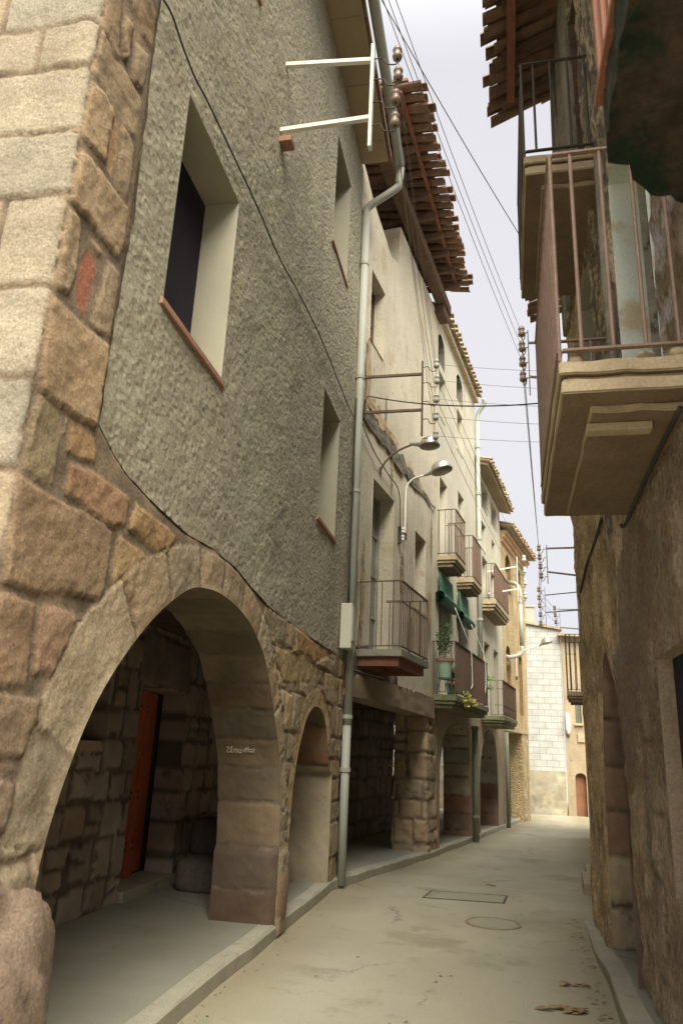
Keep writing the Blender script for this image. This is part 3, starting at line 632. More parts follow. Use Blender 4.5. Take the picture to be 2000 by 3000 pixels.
# end wall stretch that closes the arcade towards the next house
m = MB(); m.cube(-4.4, -3.54, 2.5, 12, 2.9, 3.2); m.build('back_wall_top', M['darkstone'], h1)
dl = empty('plank_door', WB(7.9, .1, -.27), 'red painted plank door with nail heads under the nearest arch', 'door')
q = MB()
for i in range(5):
    s = 7.34+i*.17; q.box(WB, s, s+.163, .22, 2.13, -.33, -.27-.004*(i % 2))
q.build('leaf', M['reddoor'], dl, .004)
q = MB()
for i in range(2):
    s = 8.2+i*.175; q.box(WB, s, s+.165, .22, 2.13, -.42, -.36)
q.build('leaf', M['reddoor'], dl, .004)
q = MB()
for i in range(5):
    for z in (.5, .56, 1.0, 1.06, 1.45, 1.9, 1.96):
        q.lathe(WB(7.42+i*.17, z, -.27), WB.n, [(.014, 0), (.012, .008), (0.001, .012)], 8)
q.build('nail_head', M['iron'], dl)
MB().box(WB, 7.32, 8.55, .1, .215, -.34, .06).build('door_sill', M['concrete'], dl, .01)
MB().box(WB, 7.3, 8.6, .1, 2.25, -.75, -.5).box(WB, 5.7, 6.7, 1.5, 2.4, -.75, -.29).build('dark_room', M['dark'], h1)
b = boulder(-2.98, 8.35, .27, .3, .28, .17, 15, M['darkstone'], None, 'stone_block', rough=.05, pw=.4)
tag(b, 'lower rough stone block on the arcade floor beside the red door', 'stone block')
b = boulder(-3.05, 8.72, .6, .26, .22, .2, 17, M['darkstone'], None, 'stone_block', rough=.05, pw=.4)
tag(b, 'upper pale stone block resting behind the lower one beside the red door', 'stone block')
# ceiling of the arcade, body of the house
MB().cube(-4.4, -1.95, 2.56, 9.8, 2.76, 2.9).build('arcade_ceiling', M['timber'], h1)
MB().cube(-9, -2.3, 2.6, 9.78, 2.92, 10.64).build('upper_storeys', M['rough_plaster'], h1)
MB().cube(-9, -3.9, 2.56, 12, -.1, 2.9).build('rear_rooms', M['darkstone'], h1)
MB().cube(-3.9, -2.46, 2.56, 2.8, -.05, 2.78).build('arcade_end_wall', M['darkstone'], h1)
MB().box(B1, 9.72, 9.8, .0, HT1, -.56, -.012).build('party_edge', M['rough_plaster'], h1)
m = MB().box(B1, 2.3, 9.66, 10.68, 10.8, -.6, .43); m.build('eave', M['soffit'], h1, .01)
for y in np.arange(2.9, 9.6, 1.05): MB().box(B1, y, y+.008, 10.676, 10.679, -.1, .42).build('soffit_joint', M['brown_plaster'], h1)
MB().add([(-9.2, 2.3, 12.2), (-9.2, 9.66, 12.2), (-1.4, 9.66, 10.82), (-1.4, 2.3, 10.82), (-9.2, 2.3, 12.1), (-9.2, 9.66, 12.1), (-1.4, 9.66, 10.74), (-1.4, 2.3, 10.74)],
         [(0,1,2,3),(7,6,5,4),(0,4,5,1),(1,5,6,2),(2,6,7,3),(3,7,4,0)]).build('roof', M['tile'], h1)
# brick stub in the plaster
MB().box(B1, 5.46, 5.6, 7.12, 7.18, -.02, .12).build('brick_stub', M['terracotta'], h1, .005)

# gutter and downpipe
dp = empty('downpipe', B1(9.84, 0, .1), 'pale grey downpipe running full height at the far corner of the rough plaster house', 'drainpipe')
g0 = B1(2.4, 10.72, .56); g1 = B1(9.72, 10.66, .62)
MB().tube([g0, g1], .075, 12).build('gutter', M['zinc'], dp, smooth=True)
gm_ = [B1(9.75, 10.62, .62), B1(9.78, 10.4, .6), B1(9.82, 10.28, .55), B1(9.84, 9.98, .1), B1(9.84, 9.8, .07)]
MB().tube(smooth_curve(gm_, 5), .062, 12).build('elbow', M['zinc'], dp, smooth=True)
MB().tube([B1(9.84, 9.85, .07), B1(9.84, 1.9, .07)], .062, 14).build('pipe', M['zinc'], dp, smooth=True)
MB().tube([B1(9.84, 1.95, .07), B1(9.84, .02, .07)], .056, 14).build('pipe', M['zinc'], dp, smooth=True)
for z in (8.9, 6.9, 5.1, 3.0, 2.0, 1.35):
    MB().lathe(B1(9.84, z, .07), (0, 0, 1), [(.055, -.025), (.072, -.025), (.072, .025), (.055, .025)], 14).build('collar', M['zinc'], dp, smooth=False)
jb = empty('junction_box', B1(9.78, 3.2, .12), 'cream electrical box fixed in front of the grey downpipe', 'electrical box')
a0, a1 = 3.34, 2.98
MB().box(B1, 9.36, 9.56, 2.82, 3.4, .02, .17).build('housing', M['cream_box'], jb, .012)
MB().box(B1, 9.375, 9.545, 2.92, 3.35, .17, .18).build('cover', M['cream_box'], jb, .006)
q = MB()
for k in range(3): q.tube(sag(B1(9.36+.06*k, 2.8, .1), B1(9.6, 2.35+.1*k, .06), .06, 8), .008, 6)
q.build('loose_cable', M['cable'], jb)

# ================================================================== shared builders for balconies, racks, lamps, roofs
def slab(fr, s0, s1, n, zt, th, parent, mat, name='balcony', prof=((0, .0, .45), (.03, .45, .7), (.08, .7, 1))):
    m = MB()
    for inset, a, b in prof:
        m.box(fr, s0+inset, s1-inset, zt-th*b, zt-th*a, -.02, n-inset)
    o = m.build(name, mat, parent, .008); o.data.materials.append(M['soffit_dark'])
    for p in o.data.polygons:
        if abs(p.normal.z) > .9 and p.area > .02 and p.center.z < zt-.005: p.material_index = 1  # broad horizontal faces below the slab top take the darker brown
    import bmesh
    o.modifiers.clear(); b_ = bmesh.new(); b_.from_mesh(o.data)
    bmesh.ops.bevel(b_, geom=list(b_.edges), offset=.008, segments=2, affect='EDGES', clamp_overlap=True)
    for _ in range(3): bmesh.ops.subdivide_edges(b_, edges=[e for e in b_.edges if e.calc_length() > .07], cuts=1, use_grid_fill=True)
    for v in b_.verts:
        c = v.co; q = lambda k: float(fbm(np.array([c.x*1.1+c.z*.7+k]), np.array([c.y+c.z*.9-k]), 9, 4, 17)[0])
        v.co = c+Vector((q(0), q(5), q(11)))*.017
    b_.to_mesh(o.data); b_.free()
    return o
def rail(fr, s0, s1, n, zb, zt, parent, mat, dside=.14, dfront=.115, r=.008, mid=None, n0=.0, wide=.018, name='railing'):
    m = MB()
    for z, h in ((zt, .012), (zb, .012)):
        m.box(fr, s0, s1, z-h, z, n-wide, n+wide); m.box(fr, s0-wide, s0+wide, z-h+.001, z+.001, n0, n-wide); m.box(fr, s1-wide, s1+wide, z-h+.001, z+.001, n0, n-wide)
    def bar(s, q, z0, z1): m.tube([fr(s, z0, q), fr(s, z1, q)], r, 6)
    k = max(1, round((s1-s0)/dfront))
    for i in range(k+1): bar(s0+(s1-s0)*i/k, n, zb-.06 if i in (0, k) else zb, zt-.005)
    k = max(1, round((n-n0)/dside))
    for i in range(k):
        for s in (s0, s1): bar(s, n0+(n-n0)*(i+.3)/k, zb, zt-.005)
    if mid: m.box(fr, s0, s1, mid-.006, mid+.006, n-.008, n+.008); m.box(fr, s0-.006, s0+.006, mid-.005, mid+.007, n-.22, n-.008)
    return m.build(name, mat, parent)
def tiles(fr, s0, s1, n0, z0, n1, z1, parent, mat, name='roof_tiles', pitch=.21, seg=3, r=.085, edge=None, ragged=.04):
    """Canal tiles laid down the slope from (n0,z0) at the back to (n1,z1) at the eave: channels with covers over them."""
    m = MB(); k = max(1, int(abs(s1-s0)/pitch)); ps = (s1-s0)/k
    for i in range(k+1):
        sc = s0+ps*i
        for up in (0, 1):
            if up and i == k: continue
            cs = sc+(ps/2 if up else 0)
            e1 = n1 + (edge(cs) if edge else 0) + random.uniform(-ragged, ragged) - (0 if up else .03)
            for j in range(seg):
                a, b = j/seg, (j+1)/seg+.03
                na, nb = n0+(e1-n0)*a, n0+(e1-n0)*b; za, zb = z0+(z1-z0)*a, z0+(z1-z0)*b
                off = 0; tw = random.uniform(-.02, .02); rr = r*random.uniform(.86, 1.08); za += random.uniform(-.008, .012); zb += random.uniform(-.018, .012)
                def arc(nn, zz, R_, k2): return [fr(cs+tw+R_*math.cos(PI*q/6), zz+off*0+(R_*math.sin(PI*q/6)*(1 if up else -1))*.8+(.05 if up else .0)+k2, nn) for q in range(7)]
                A_ = arc(na, za, rr*.93, 0); B_ = arc(nb, zb, rr*1.04, .012); C_ = arc(na, za, rr*.93-.013, 0); D_ = arc(nb, zb, rr*1.04-.013, .012)
                K = len(m.v); m.v += [tuple(map(float, p)) for p in A_+B_+C_+D_]
                for q in range(6):
                    m.f += [(K+q, K+q+1, K+7+q+1, K+7+q), (K+14+q, K+21+q, K+21+q+1, K+14+q+1), (K+7+q, K+8+q, K+22+q, K+21+q), (K+q, K+14+q, K+15+q, K+q+1)]
                for q in (0, 6): m.f.append((K+q, K+7+q, K+21+q, K+14+q))
    return m.build(name, mat, parent)
def insul(m, p, ax=(0, 0, 1), k=1.0):
    m.lathe(p, ax, [(.012*k, -.05*k), (.036*k, -.05*k), (.043*k, -.02*k), (.034*k, 0), (.034*k, .03*k), (.04*k, .035*k), (.04*k, .05*k), (.028*k, .06*k), (.028*k, .075*k), (.001, .085*k)], 12)
def rack(name, label, fr, s, arms, n_bar, zb, zt, ins, mat, armr=.018, barw=.022, inmat=None, hook=.2, arm_s0=0., nside=1, group=None, k=1.0, wall_n=0.):
    """Wall bracket for overhead lines: arms off the wall, an upright bar, hooked porcelain insulators."""
    e = empty(name, fr(s, arms[0][0] if hasattr(arms[0], '__len__') else arms[0], wall_n), label, 'insulator rack', group)
    for z0, z1 in [(a, a) if not hasattr(a, '__len__') else a for a in arms]:
        P, Q = fr(s, z0, wall_n-.05), fr(s, z1, n_bar); m = MB()
        d = .012
        m.box8([P+np.array([0,0,-armr])-fr.d*armr, P+fr.d*armr+np.array([0,0,-armr]), Q+fr.d*armr+np.array([0,0,-armr]), Q-fr.d*armr+np.array([0,0,-armr]),
                P+np.array([0,0,armr])-fr.d*armr, P+fr.d*armr+np.array([0,0,armr]), Q+fr.d*armr+np.array([0,0,armr]), Q-fr.d*armr+np.array([0,0,armr])])
        m.build('arm', mat, e)
    MB().box(fr, s-barw, s+barw, zb, zt, n_bar, n_bar+barw*.9).build('upright', mat, e)
    pts = []
    for (n, z) in ins:
        p = fr(s, z, n); pts.append(p)
        q = MB(); q.tube(smooth_curve([fr(s, z-.02, n_bar+.02), fr(s, z-.025, n_bar+(n-n_bar)*.45), fr(s, z-.1*k, n_bar+(n-n_bar)*.6), fr(s, z-.12*k, n-.01), fr(s, z-.05*k, n)], 4), .007*k, 6)
        q.build('hook', M['iron'] if inmat is None else M['rust'], e, smooth=True)
        q = MB(); insul(q, p, k=k*1.15); q.build('insulator', inmat or M['porcelain'], e, smooth=True)
    return e, pts
def wire(name, label, pts, r, cat='cable', mat=None, group=None):
    return tag(MB().tube(pts, r, 6).build(name, mat or M['wire'], None, smooth=True), label, cat, group)
def lamp(name, label, base, path, head, outdir, rad, armmat, tilt=.35, base_part=True):
    e = empty(name, base, label, 'street lamp')
    MB().tube(smooth_curve(path, 6), .017, 10).build('arm', armmat, e, smooth=True)
    o = Vector(outdir).normalized(); ax = (Vector((0, 0, 1))-o*tilt*-1*-1).normalized()   # dome axis, leaning back towards the wall
    ax = (Vector((0, 0, 1)) - o*tilt).normalized(); H = Vector(head); f = (o + Vector((0, 0, 1))*tilt).normalized()
    q = MB().lathe(H, ax, [(rad, -.0), (rad*1.05, .012), (rad*.98, .035), (rad*.93, rad*.45), (rad*.8, rad*.75), (rad*.5, rad*.95), (.001, rad)], 24); q.build('dome', M['alu'], e, smooth=True)
    q = MB().lathe(H, ax, [(rad*.95, .012), (rad*.8, -.008), (rad*.4, -.02), (.001, -.024)], 24); q.build('diffuser', M['lampglass'], e, smooth=True)
    p0 = Vector(path[-1]); p1 = H - f*rad*.72 + ax*.055
    q = MB().tube([p0-(p1-p0).normalized()*.05, p0, p1, p1+f*.07], [.02, .028, .05, .06], 12); q.build('neck', M['alu'], e, smooth=True)
    if base_part: MB().tube([Vector(path[0])-Vector((0,0,.06)), Vector(path[0])+Vector((0,0,.06))], .03, 10).build('wall_bracket', M['iron'], e)
    return e
def wallsheet(fr, outer, holes, mat, parent, seed, rim=.45, step=.11, amp=.018, name='wall'):
    def H(P): return fbm(P[:,0], P[:,1], 1.1, 4, seed)*amp*1.6+fbm(P[:,0], P[:,1], 6, 3, seed+2)*amp*.5
    return sheet(name, outer, holes, step, lambda s, z, h: fr(s, z, h), mat, parent, H, None, rim)
def rect(a, b, c, d): return [(a, c), (b, c), (b, d), (a, d)]

# ================================================================== HOUSE 2: peeling beige house behind the downpipe
h2 = empty('beige_house', L(2.7, 0), 'peeling beige plaster house with broken timber band and deep tiled eave, second on the left', 'house')
wall2 = [(-.3, 2.5), (1.5, 2.52), (3.2, 2.55), (4.9, 2.6), (5.5, 2.62), (5.5, 11.35), (2.25, 11.3), (2.18, 10.4), (1.7, 10.25), (.55, 10.6), (.05, 10.88), (-.3, 10.95)]
ops2 = [(1.0, 2.2, 2.95, 5.66, 'door'), (3.62, 4.46, 4.1, 5.56, 'win'), (.6, 1.36, 7.9, 9.2, 'win2')]
wallsheet(L, wall2, [rect(*o[:4]) for o in ops2], M['beige_plaster'], h2, 61)
dw = opening(L, *ops2[0][:4], h2, .28, 'glazed', M['beige_plaster'], 'balcony_door')
opening(L, *ops2[1][:4], h2, .25, 'glazed', M['beige_plaster'], framemat=M['timber'], glassmat=M['pane_dark'])
opening(L, *ops2[2][:4], h2, .22, 'glazed', M['beige_plaster'], framemat=M['timber'], glassmat=M['pane_dark'])
MB().box(L, -.3, 5.48, 2.64, 9.9, -7, -.44).box(L, 2.3, 5.48, 9.9, 11.2, -7, -.44).build('upper_storeys', M['beige_plaster'], h2)
MB().box(L, -.2, 2.2, 9.95, 10.0, -7, -.44).box(L, -.2, 2.2, 10.0, 11.3, -2.5, -2.4).build('attic', M['dark'], h2)
def Hbeam(P): return fbm(P[:,0]*.4, P[:,1]*2, 5, 4, 71)*.03+.03
sheet('stone_lintel_beam', [(-.05, 2.27), (1.3, 2.29), (2.6, 2.27), (3.9, 2.25), (5.1, 2.22), (5.1, 2.6), (3.6, 2.62), (2.2, 2.61), (.9, 2.6), (-.05, 2.56)], [], .05, lambda s, z, h: L(s, z, h+.02), M['brown_plaster'], h2, Hbeam, None, .4)
m = MB()
for s in np.arange(.2, 5.4, .55): m.box(L, s, s+.16, 2.36, 2.5, -2.2, -.36)
m.build('joist', M['timber'], h2); MB().box(L, -.3, 5.5, 2.5, 2.62, -2.4, -.45).build('arcade_ceiling', M['timber'], h2)
# stone pillar at the end of house 2
pz = -.24
def pillar(fr, s0, s1, n0, n1, z0, z1, parent, seed, base, rh=(.22, .42), ln=(.22, .5), name='pillar', step=.03, taper=.0, dh=.025, amp=.026, mortar=(.25,.2,.14)):
    W_ = [s1-s0, n1-n0]; per = [n1-n0, s1-s0, n1-n0, s1-s0]; A = np.concatenate([[0], np.cumsum(per)])
    cx, cn = (s0+s1)/2, (n0+n1)/2
    def fmap(a, z, h):
        k = 1+taper*max(0, 1-(z-z0)/1.6)
        if a < A[1]: p, nn = (s0, n0+a), (-1, 0)
        elif a < A[2]: p, nn = (s0+a-A[1], n1), (0, 1)
        elif a < A[3]: p, nn = (s1, n1-(a-A[2])), (1, 0)
        else: p, nn = (s1-(a-A[3]), n0), (0, -1)
        # soften corners
        c = min(abs(a-x) for x in A); r = .05; h2_ = h - (.018*(1-c/r)**2 if c < r else 0)
        return fr(cx+(p[0]-cx)*k+nn[0]*h2_, z, cn+(p[1]-cn)*k+nn[1]*h2_)
    H, Cf = masonry(courses(-.1, A[4]+.1, z0, z1, rh, ln, base, jit=.03, dh=dh, v=.16), .02, amp, .014, mortar, seed)
    return sheet(name, [(0, z0), (A[4]-.001, z0), (A[4]-.001, z1), (0, z1)], [], step, fmap, M['reveal'], parent, H, Cf)
pillar(L, 4.72, 5.42, -.62, -.02, -.32, 2.3, h2, 81, (.42,.33,.22), taper=.1, rh=(.26, .48), ln=(.3, .6))
# arcade back wall with its dark doorways
Hq, Cq = masonry(courses(-1, 15, -.6, 2.7, (.25, .45), (.3, .6), (.26,.215,.19), jit=.03), .03, .03, .014, (.11,.09,.08), 91)
dk = [[(-.1, -.4), (.42, -.4), (.42, 1.72), (-.1, 1.72)], [(1.35, -.4), (2.1, -.4), (2.1, 1.85), (1.35, 1.85)], [(3.2, -.4), (3.95, -.4), (3.95, 1.9), (3.2, 1.9)], [(5.0, -.4), (5.6, -.4), (5.6, 1.9), (5.0, 1.9)]]
sheet('back_wall', [(-.6, -.5), (8.9, -.5), (8.9, 2.7), (-.6, 2.7)], dk, .06, lambda s, z, h: L(s, z, -1.85+h), M['reveal'], h2, Hq, Cq, rim=.3)
MB().box(L, -.5, 8.9, -.6, 2.7, -2.5, -2.16).build('dark_room', M['dark'], h2)
MB().box(L, 2.55, 2.62, 1.4, 1.62, -1.8, -1.76).build('white_plate', M['white_steel'], h2)
# cornice beam, tiles and batten of the deep eave
MB().box(L, -.6, 5.75, 11.42, 11.66, .02, .27).build('eave_beam', M['timber'], h2, .02)
MB().box(L, 5.2, 5.72, 11.2, 11.41, -.3, .22).build('eave_bracket', M['timber'], h2, .02)
for s in np.arange(.2, 5.6, .6): MB().box(L, s, s+.09, 11.67, 11.76, -1.5, .62).build('rafter', M['timber'], h2)
edgef = lambda s: -.055*(s-2.6)+.02*math.sin(s*5)
tiles(L, -.25, 5.5, -1.6, 12.35, .88, 11.92, h2, M['tile'], seg=6, edge=edgef, pitch=.215, ragged=.06)
MB().box8([L(-.3, 11.80, .66), L(5.4, 11.80, .46), L(5.4, 11.80, .52), L(-.3, 11.80, .72), L(-.3, 11.84, .66), L(5.4, 11.84, .46), L(5.4, 11.84, .52), L(-.3, 11.84, .72)]).build('batten', M['rustred'], h2)
MB().box8([L(-.32, 12.55, -2.2), L(5.5, 12.55, -2.2), L(5.5, 12.03, .62), L(-.32, 12.0, .82), L(-.32, 12.6, -2.2), L(5.5, 12.6, -2.2), L(5.5, 12.08, .62), L(-.32, 12.05, .82)]).build('roof_deck', M['tile'], h2)
MB().box(L, -.4, 5.48, 11.2, 11.9, -2.3, -2.2).build('attic_wall', M['brown_plaster'], h2)
# weathered band of broken laths and brick showing through the plaster
def scar(a, b, z0, z1, wid, seed, mat, name, n=.03, parent=None):
    k = 60; top = []; bot = []
    for i in range(k+1):
        t = i/k; s = a+(b-a)*t; z = z0+(z1-z0)*t; w_ = wid*(.35+.65*math.sin(PI*min(1, t*1.2+.1)))
        top.append((s, z+w_*(.5+.9*float(vnoise(np.array([t*17.]), np.array([seed*1.]), seed)[0])))); bot.append((s, z-w_*(.4+.9*float(vnoise(np.array([t*15.]), np.array([seed+9.]), seed)[0]))))
    H = lambda P: fbm(P[:,0]*.6, P[:,1]*3.5, 9, 4, seed)*.05+n
    return sheet(name, bot+top[::-1], [], .035, lambda s, z, h: L(s, z, h), mat, parent, H, None)
scar(.3, 5.2, 6.5, 6.45, .17, 3, M['lath'], 'lath_band', parent=h2)
scar(.3, 2.3, 6.82, 6.72, .15, 5, M['orange_plaster'], 'bared_brick', .022, parent=h2)
for i_, (cs_, cz_, rs_, rz_) in enumerate(((.55, 7.35, .12, .6), (3.3, 3.6, .22, .3), (2.75, 4.5, .1, .4), (4.8, 4.2, .12, .5))):
    pq = [(cs_+rs_*math.cos(t_)*(.6+.8*float(vnoise(np.array([math.cos(t_)*2.3+i_*3]), np.array([math.sin(t_)*2.3]), i_)[0])), cz_+rz_*math.sin(t_)*(.6+.8*float(vnoise(np.array([math.cos(t_)*2.3+i_*3+9]), np.array([math.sin(t_)*2.3]), i_)[0]))) for t_ in np.linspace(0, 2*PI, 26)[:-1]]
    sheet('plaster_scar', pq, [], .035, lambda s, z, h: L(s, z, h), (M['orange_plaster'], M['darkbeige'], M['ochre_wall'])[i_ % 3], h2, lambda P: fbm(P[:,0], P[:,1], 9, 4, 3+i_)*.03+.028, None)
scar(3.0, 4.9, 6.62, 6.5, .06, 7, M['orange_plaster'], 'bared_brick', .02, parent=h2)
for i, (s, z0, z1, wd) in enumerate(((.25, 2.95, 5.9, .1), (.62, 3.0, 4.6, .13), (1.55, 6.2, 7.4, .05), (2.0, 5.7, 6.5, .05), (.3, 6.4, 7.3, .1), (4.9, 5.2, 6.3, .06))):
    P = []; Q = []
    for j in range(21):
        z = z0+(z1-z0)*j/20; P.append((s-wd*(.3+.7*random.random())*math.sin(PI*(j+.5)/21)-.005, z)); Q.append((s+wd*(.3+.7*random.random())*math.sin(PI*(j+.5)/21)+.005, z))
    sheet('plaster_scar', P+Q[::-1], [], .04, lambda s_, z_, h: L(s_, z_, h), M['ochre_wall'] if i % 2 else M['greywood'], h2, lambda P_: fbm(P_[:,0]*2, P_[:,1]*.6, 12, 3, 5+i)*.03+.026, None)
sheet('bared_masonry', [(-.05, 2.6), (2.6, 2.62), (2.45, 2.75), (2.55, 2.95), (2.2, 3.0), (1.2, 2.93), (.9, 3.05), (.5, 2.95), (-.05, 3.1)], [], .04, lambda s, z, h: L(s, z, h), M['darkstone'], h2, lambda P: fbm(P[:,0], P[:,1], 5, 4, 3)*.06+.03, None)
# its balcony: concrete slab on steel angles, iron railing
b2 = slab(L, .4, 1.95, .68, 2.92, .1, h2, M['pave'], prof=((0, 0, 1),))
m = MB()
for bx in ((.47, .53, -.02, .62), (1.83, 1.89, -.02, .62)): m.box(L, bx[0], bx[1], 2.7, 2.818, bx[2], bx[3])
m.box(L, .53, 1.83, 2.7, 2.817, .56, .62).box(L, .53, 1.83, 2.70, 2.817, -.01, .05); m.build('steel_bracket', M['rustred'], b2)
rail(L, .42, 1.93, .66, 2.97, 3.87, b2, M['rust'], .165, .1, .0075, mid=3.58)

# ================================================================== HOUSES 3 and 4: pale plaster, arches below
M['arcade_plaster'] = pbr('stained_arcade_plaster', (.40,.32,.21), (.31,.245,.165), 1.6, bump=.8, bscale=15, bdist=.03, fine=.3, streak=((.24,.18,.12), 4, .52), stain=[(4, (.2,.15,.1), .62)])
h3 = empty('pale_house', L(8, 0), 'tall pale plastered house with green reed blinds, between the peeling beige one and a downpipe', 'house')
i3 = smooth_curve([(5.72, -.4), (5.72, .8), (5.8, 1.4), (6.1, 1.85), (6.6, 2.08), (7.31, 2.2), (8.0, 2.2), (8.5, 2.1), (8.78, 1.8), (8.9, 1.35), (8.92, .6), (8.92, -.45)], 4)
S34 = 10.25
top3 = 11.3
o3 = [(5.6, 6.7, 2.7, 5.2, 'door'), (7.65, 8.9, 2.7, 5.2, 'door'), (5.68, 6.45, 5.6, 7.4, 'door'), (7.7, 8.45, 5.6, 7.76, 'door'), (5.6, 6.27, 8.85, 9.97, 'win'), (7.66, 8.38, 8.85, 9.97, 'win')]
def archwin(a, b, c, d, k=8):
    r = (b-a)/2; cx = (a+b)/2; return [(a, c), (b, c), (b, d-r*.8)]+[(cx+r*math.cos(t), d-r*.8+r*.8*math.sin(t)) for t in np.linspace(0, PI, k)[1:-1]]+[(a, d-r*.8)]
holes3 = [rect(*o[:4]) for o in o3] + [archwin(5.55, 6.25, 10.2, 11.0), archwin(7.66, 8.46, 10.25, 11.06)]
wallsheet(L, [(5.5, 2.55), (S34, 2.55), (S34, top3), (5.5, top3)], holes3, M['pale_plaster'], h3, 63, amp=.015)
wallsheet(L, [(5.5, -.3)] + i3[1:-1] + [(8.92, -.4), (S34, -.45), (S34, 2.545), (5.5, 2.545)], [], M['arcade_plaster'], h3, 64, amp=.02, step=.08, name='arcade_wall')
for o in o3:
    dark = o[4] == 'win'
    opening(L, *o[:4], h3, .24, 'shutter' if dark else 'glazed', M['pale_plaster'], 'window' if dark else 'balcony_door', framemat=M['paleboard'], glassmat=M['paleglass'])
for a in ((5.55, 6.25, 10.2, 11.0), (7.66, 8.46, 10.25, 11.06)):
    q = archwin(*a); m = MB(); n = len(q)
    m.add([L(*p, 0) for p in q]+[L(*p, -.3) for p in q], [(i, (i+1) % n, n+(i+1) % n, n+i) for i in range(n)]); wn = m.build('window', M['pale_plaster'], h3)
    MB().box(L, a[0]-.1, a[1]+.1, a[2]-.1, a[3]+.1, -.34, -.3).build('pane', M['dark'], wn)
ca = []
AA = arclen(i3); cc = 0
while cc < AA[-1]:
    l = random.uniform(.28, .42); z_ = np.interp(cc, AA, np.array(i3)[:,1])
    ca.append(([(cc+.005, -.05), (cc+l-.005, -.05), (cc+l-.005, .9), (cc+.005, .9)], scol(((.30,.2,.14) if z_ < 1.0 else (.4,.37,.28)), .1), 0)); cc += l
reveal('arch_reveal', L, i3, .62, M['reveal'], h3, ca, .05, n0=.012, seed=25)
MB().box(L, 5.52, S34, 2.66, 11.28, -7, -.44).build('upper_storeys', M['pale_plaster'], h3)
MB().box(L, 5.5, 12, 2.5, 2.6, -6.5, -.6).build('arcade_ceiling', M['timber'], h3)
MB().box(L, 5.5, S34, top3, top3+.1, -.4, .12).box(L, 5.5, S34, top3+.1, top3+.17, -.4, .08).build('cornice', M['stone_slab'], h3)
tiles(L, 5.5, S34, -1.2, 11.95, .2, 11.55, h3, M['tile_pale'], seg=4, pitch=.22, ragged=.02)
MB().box8([L(5.5, 12.0, -2), L(S34, 12.0, -2), L(S34, 11.5, .1), L(5.5, 11.5, .1), L(5.5, 12.1, -2), L(S34, 12.1, -2), L(S34, 11.58, .1), L(5.5, 11.58, .1)]).build('roof_deck', M['tile_pale'], h3)
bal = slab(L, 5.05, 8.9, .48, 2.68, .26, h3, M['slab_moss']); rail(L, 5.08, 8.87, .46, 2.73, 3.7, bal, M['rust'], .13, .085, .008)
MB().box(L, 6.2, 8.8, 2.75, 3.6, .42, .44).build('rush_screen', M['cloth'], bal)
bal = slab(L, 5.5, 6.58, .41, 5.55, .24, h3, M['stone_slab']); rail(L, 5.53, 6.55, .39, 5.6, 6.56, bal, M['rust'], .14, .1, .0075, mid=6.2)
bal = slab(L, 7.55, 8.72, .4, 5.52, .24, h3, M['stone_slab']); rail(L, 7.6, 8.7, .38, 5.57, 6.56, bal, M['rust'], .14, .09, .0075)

h4 = empty('narrow_plastered_house', L(12.5, 0), 'lower pale plastered house with tiled overhang and two small green shuttered windows', 'house')
S45 = 14.86; top4 = 9.45
o4 = [(11.1, 11.85, 7.2, 8.03, 'g'), (12.95, 13.6, 7.2, 7.98, 'g'), (11.2, 12.3, 8.5, 9.24, 'd'), (12.95, 14.0, 8.5, 9.2, 'd'), (11.1, 12.0, 5.66, 7.0, 'gl'), (12.6, 13.4, 5.66, 6.9, 'gl'), (11.2, 12.2, 2.62, 4.6, 'gl'), (12.9, 13.8, 2.62, 4.6, 'gl')]
i4 = smooth_curve([(10.3, -.45), (10.3, .9), (10.5, 1.6), (11.2, 2.1), (12.0, 2.25), (12.7, 2.12), (13.1, 1.65), (13.25, .8), (13.25, -.5)], 4)
wallsheet(L, [(S34, -.45)] + i4[1:-1] + [(13.25, -.45), (S45, -.5), (S45, 2.445), (S34, 2.445)], [], M['arcade_plaster'], h4, 66, amp=.02, step=.1, name='arcade_wall')
ca = []; AA = arclen(i4); cc = 0
while cc < AA[-1]:
    l = random.uniform(.3, .45); z_ = np.interp(cc, AA, np.array(i4)[:,1])
    ca.append(([(cc+.005, -.05), (cc+l-.005, -.05), (cc+l-.005, .9), (cc+.005, .9)], scol(((.25,.16,.11) if z_ < 1.0 else (.36,.33,.25)), .1), 0)); cc += l
reveal('arch_reveal', L, i4, .62, M['reveal'], h4, ca, .06, n0=.012, seed=29)
wallsheet(L, [(S34, 2.45), (S45, 2.45), (S45, top4), (S34, top4)], [rect(*o[:4]) for o in o4], M['pale_plaster'], h4, 65, amp=.015)
for o in o4: opening(L, *o[:4], h4, .22, {'g': 'shutter', 'd': 'dark', 'gl': 'glazed'}[o[4]], M['pale_plaster'], framemat=M['shutter_green'] if o[4] == 'g' else M['paleboard'], glassmat=M['paleglass'])
MB().box(L, 13.3, 14.8, -.55, 2.4, -.62, -.46).build('pier_core', M['arcade_plaster'], h4)
MB().box(L, S34+.02, S45, 2.4, 9.4, -7, -.44).build('upper_storeys', M['pale_plaster'], h4)
MB().box8([L(S34, 10.1, -2.2), L(S45+.1, 10.1, -2.2), L(S45+.1, 9.36, .36), L(S34, 9.36, .36), L(S34, 10.2, -2.2), L(S45+.1, 10.2, -2.2), L(S45+.1, 9.43, .36), L(S34, 9.43, .36)]).build('eave', M['brown_plaster'], h4)
tiles(L, S34, S45+.1, -1.5, 9.98, .42, 9.5, h4, M['tile_pale'], seg=4, pitch=.22, ragged=.02)
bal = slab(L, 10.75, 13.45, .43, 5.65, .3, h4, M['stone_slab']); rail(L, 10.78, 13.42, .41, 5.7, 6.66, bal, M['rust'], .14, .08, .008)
MB().box(L, 10.9, 13.4, 5.72, 6.6, .36, .38).build('rush_screen', M['cloth'], bal)
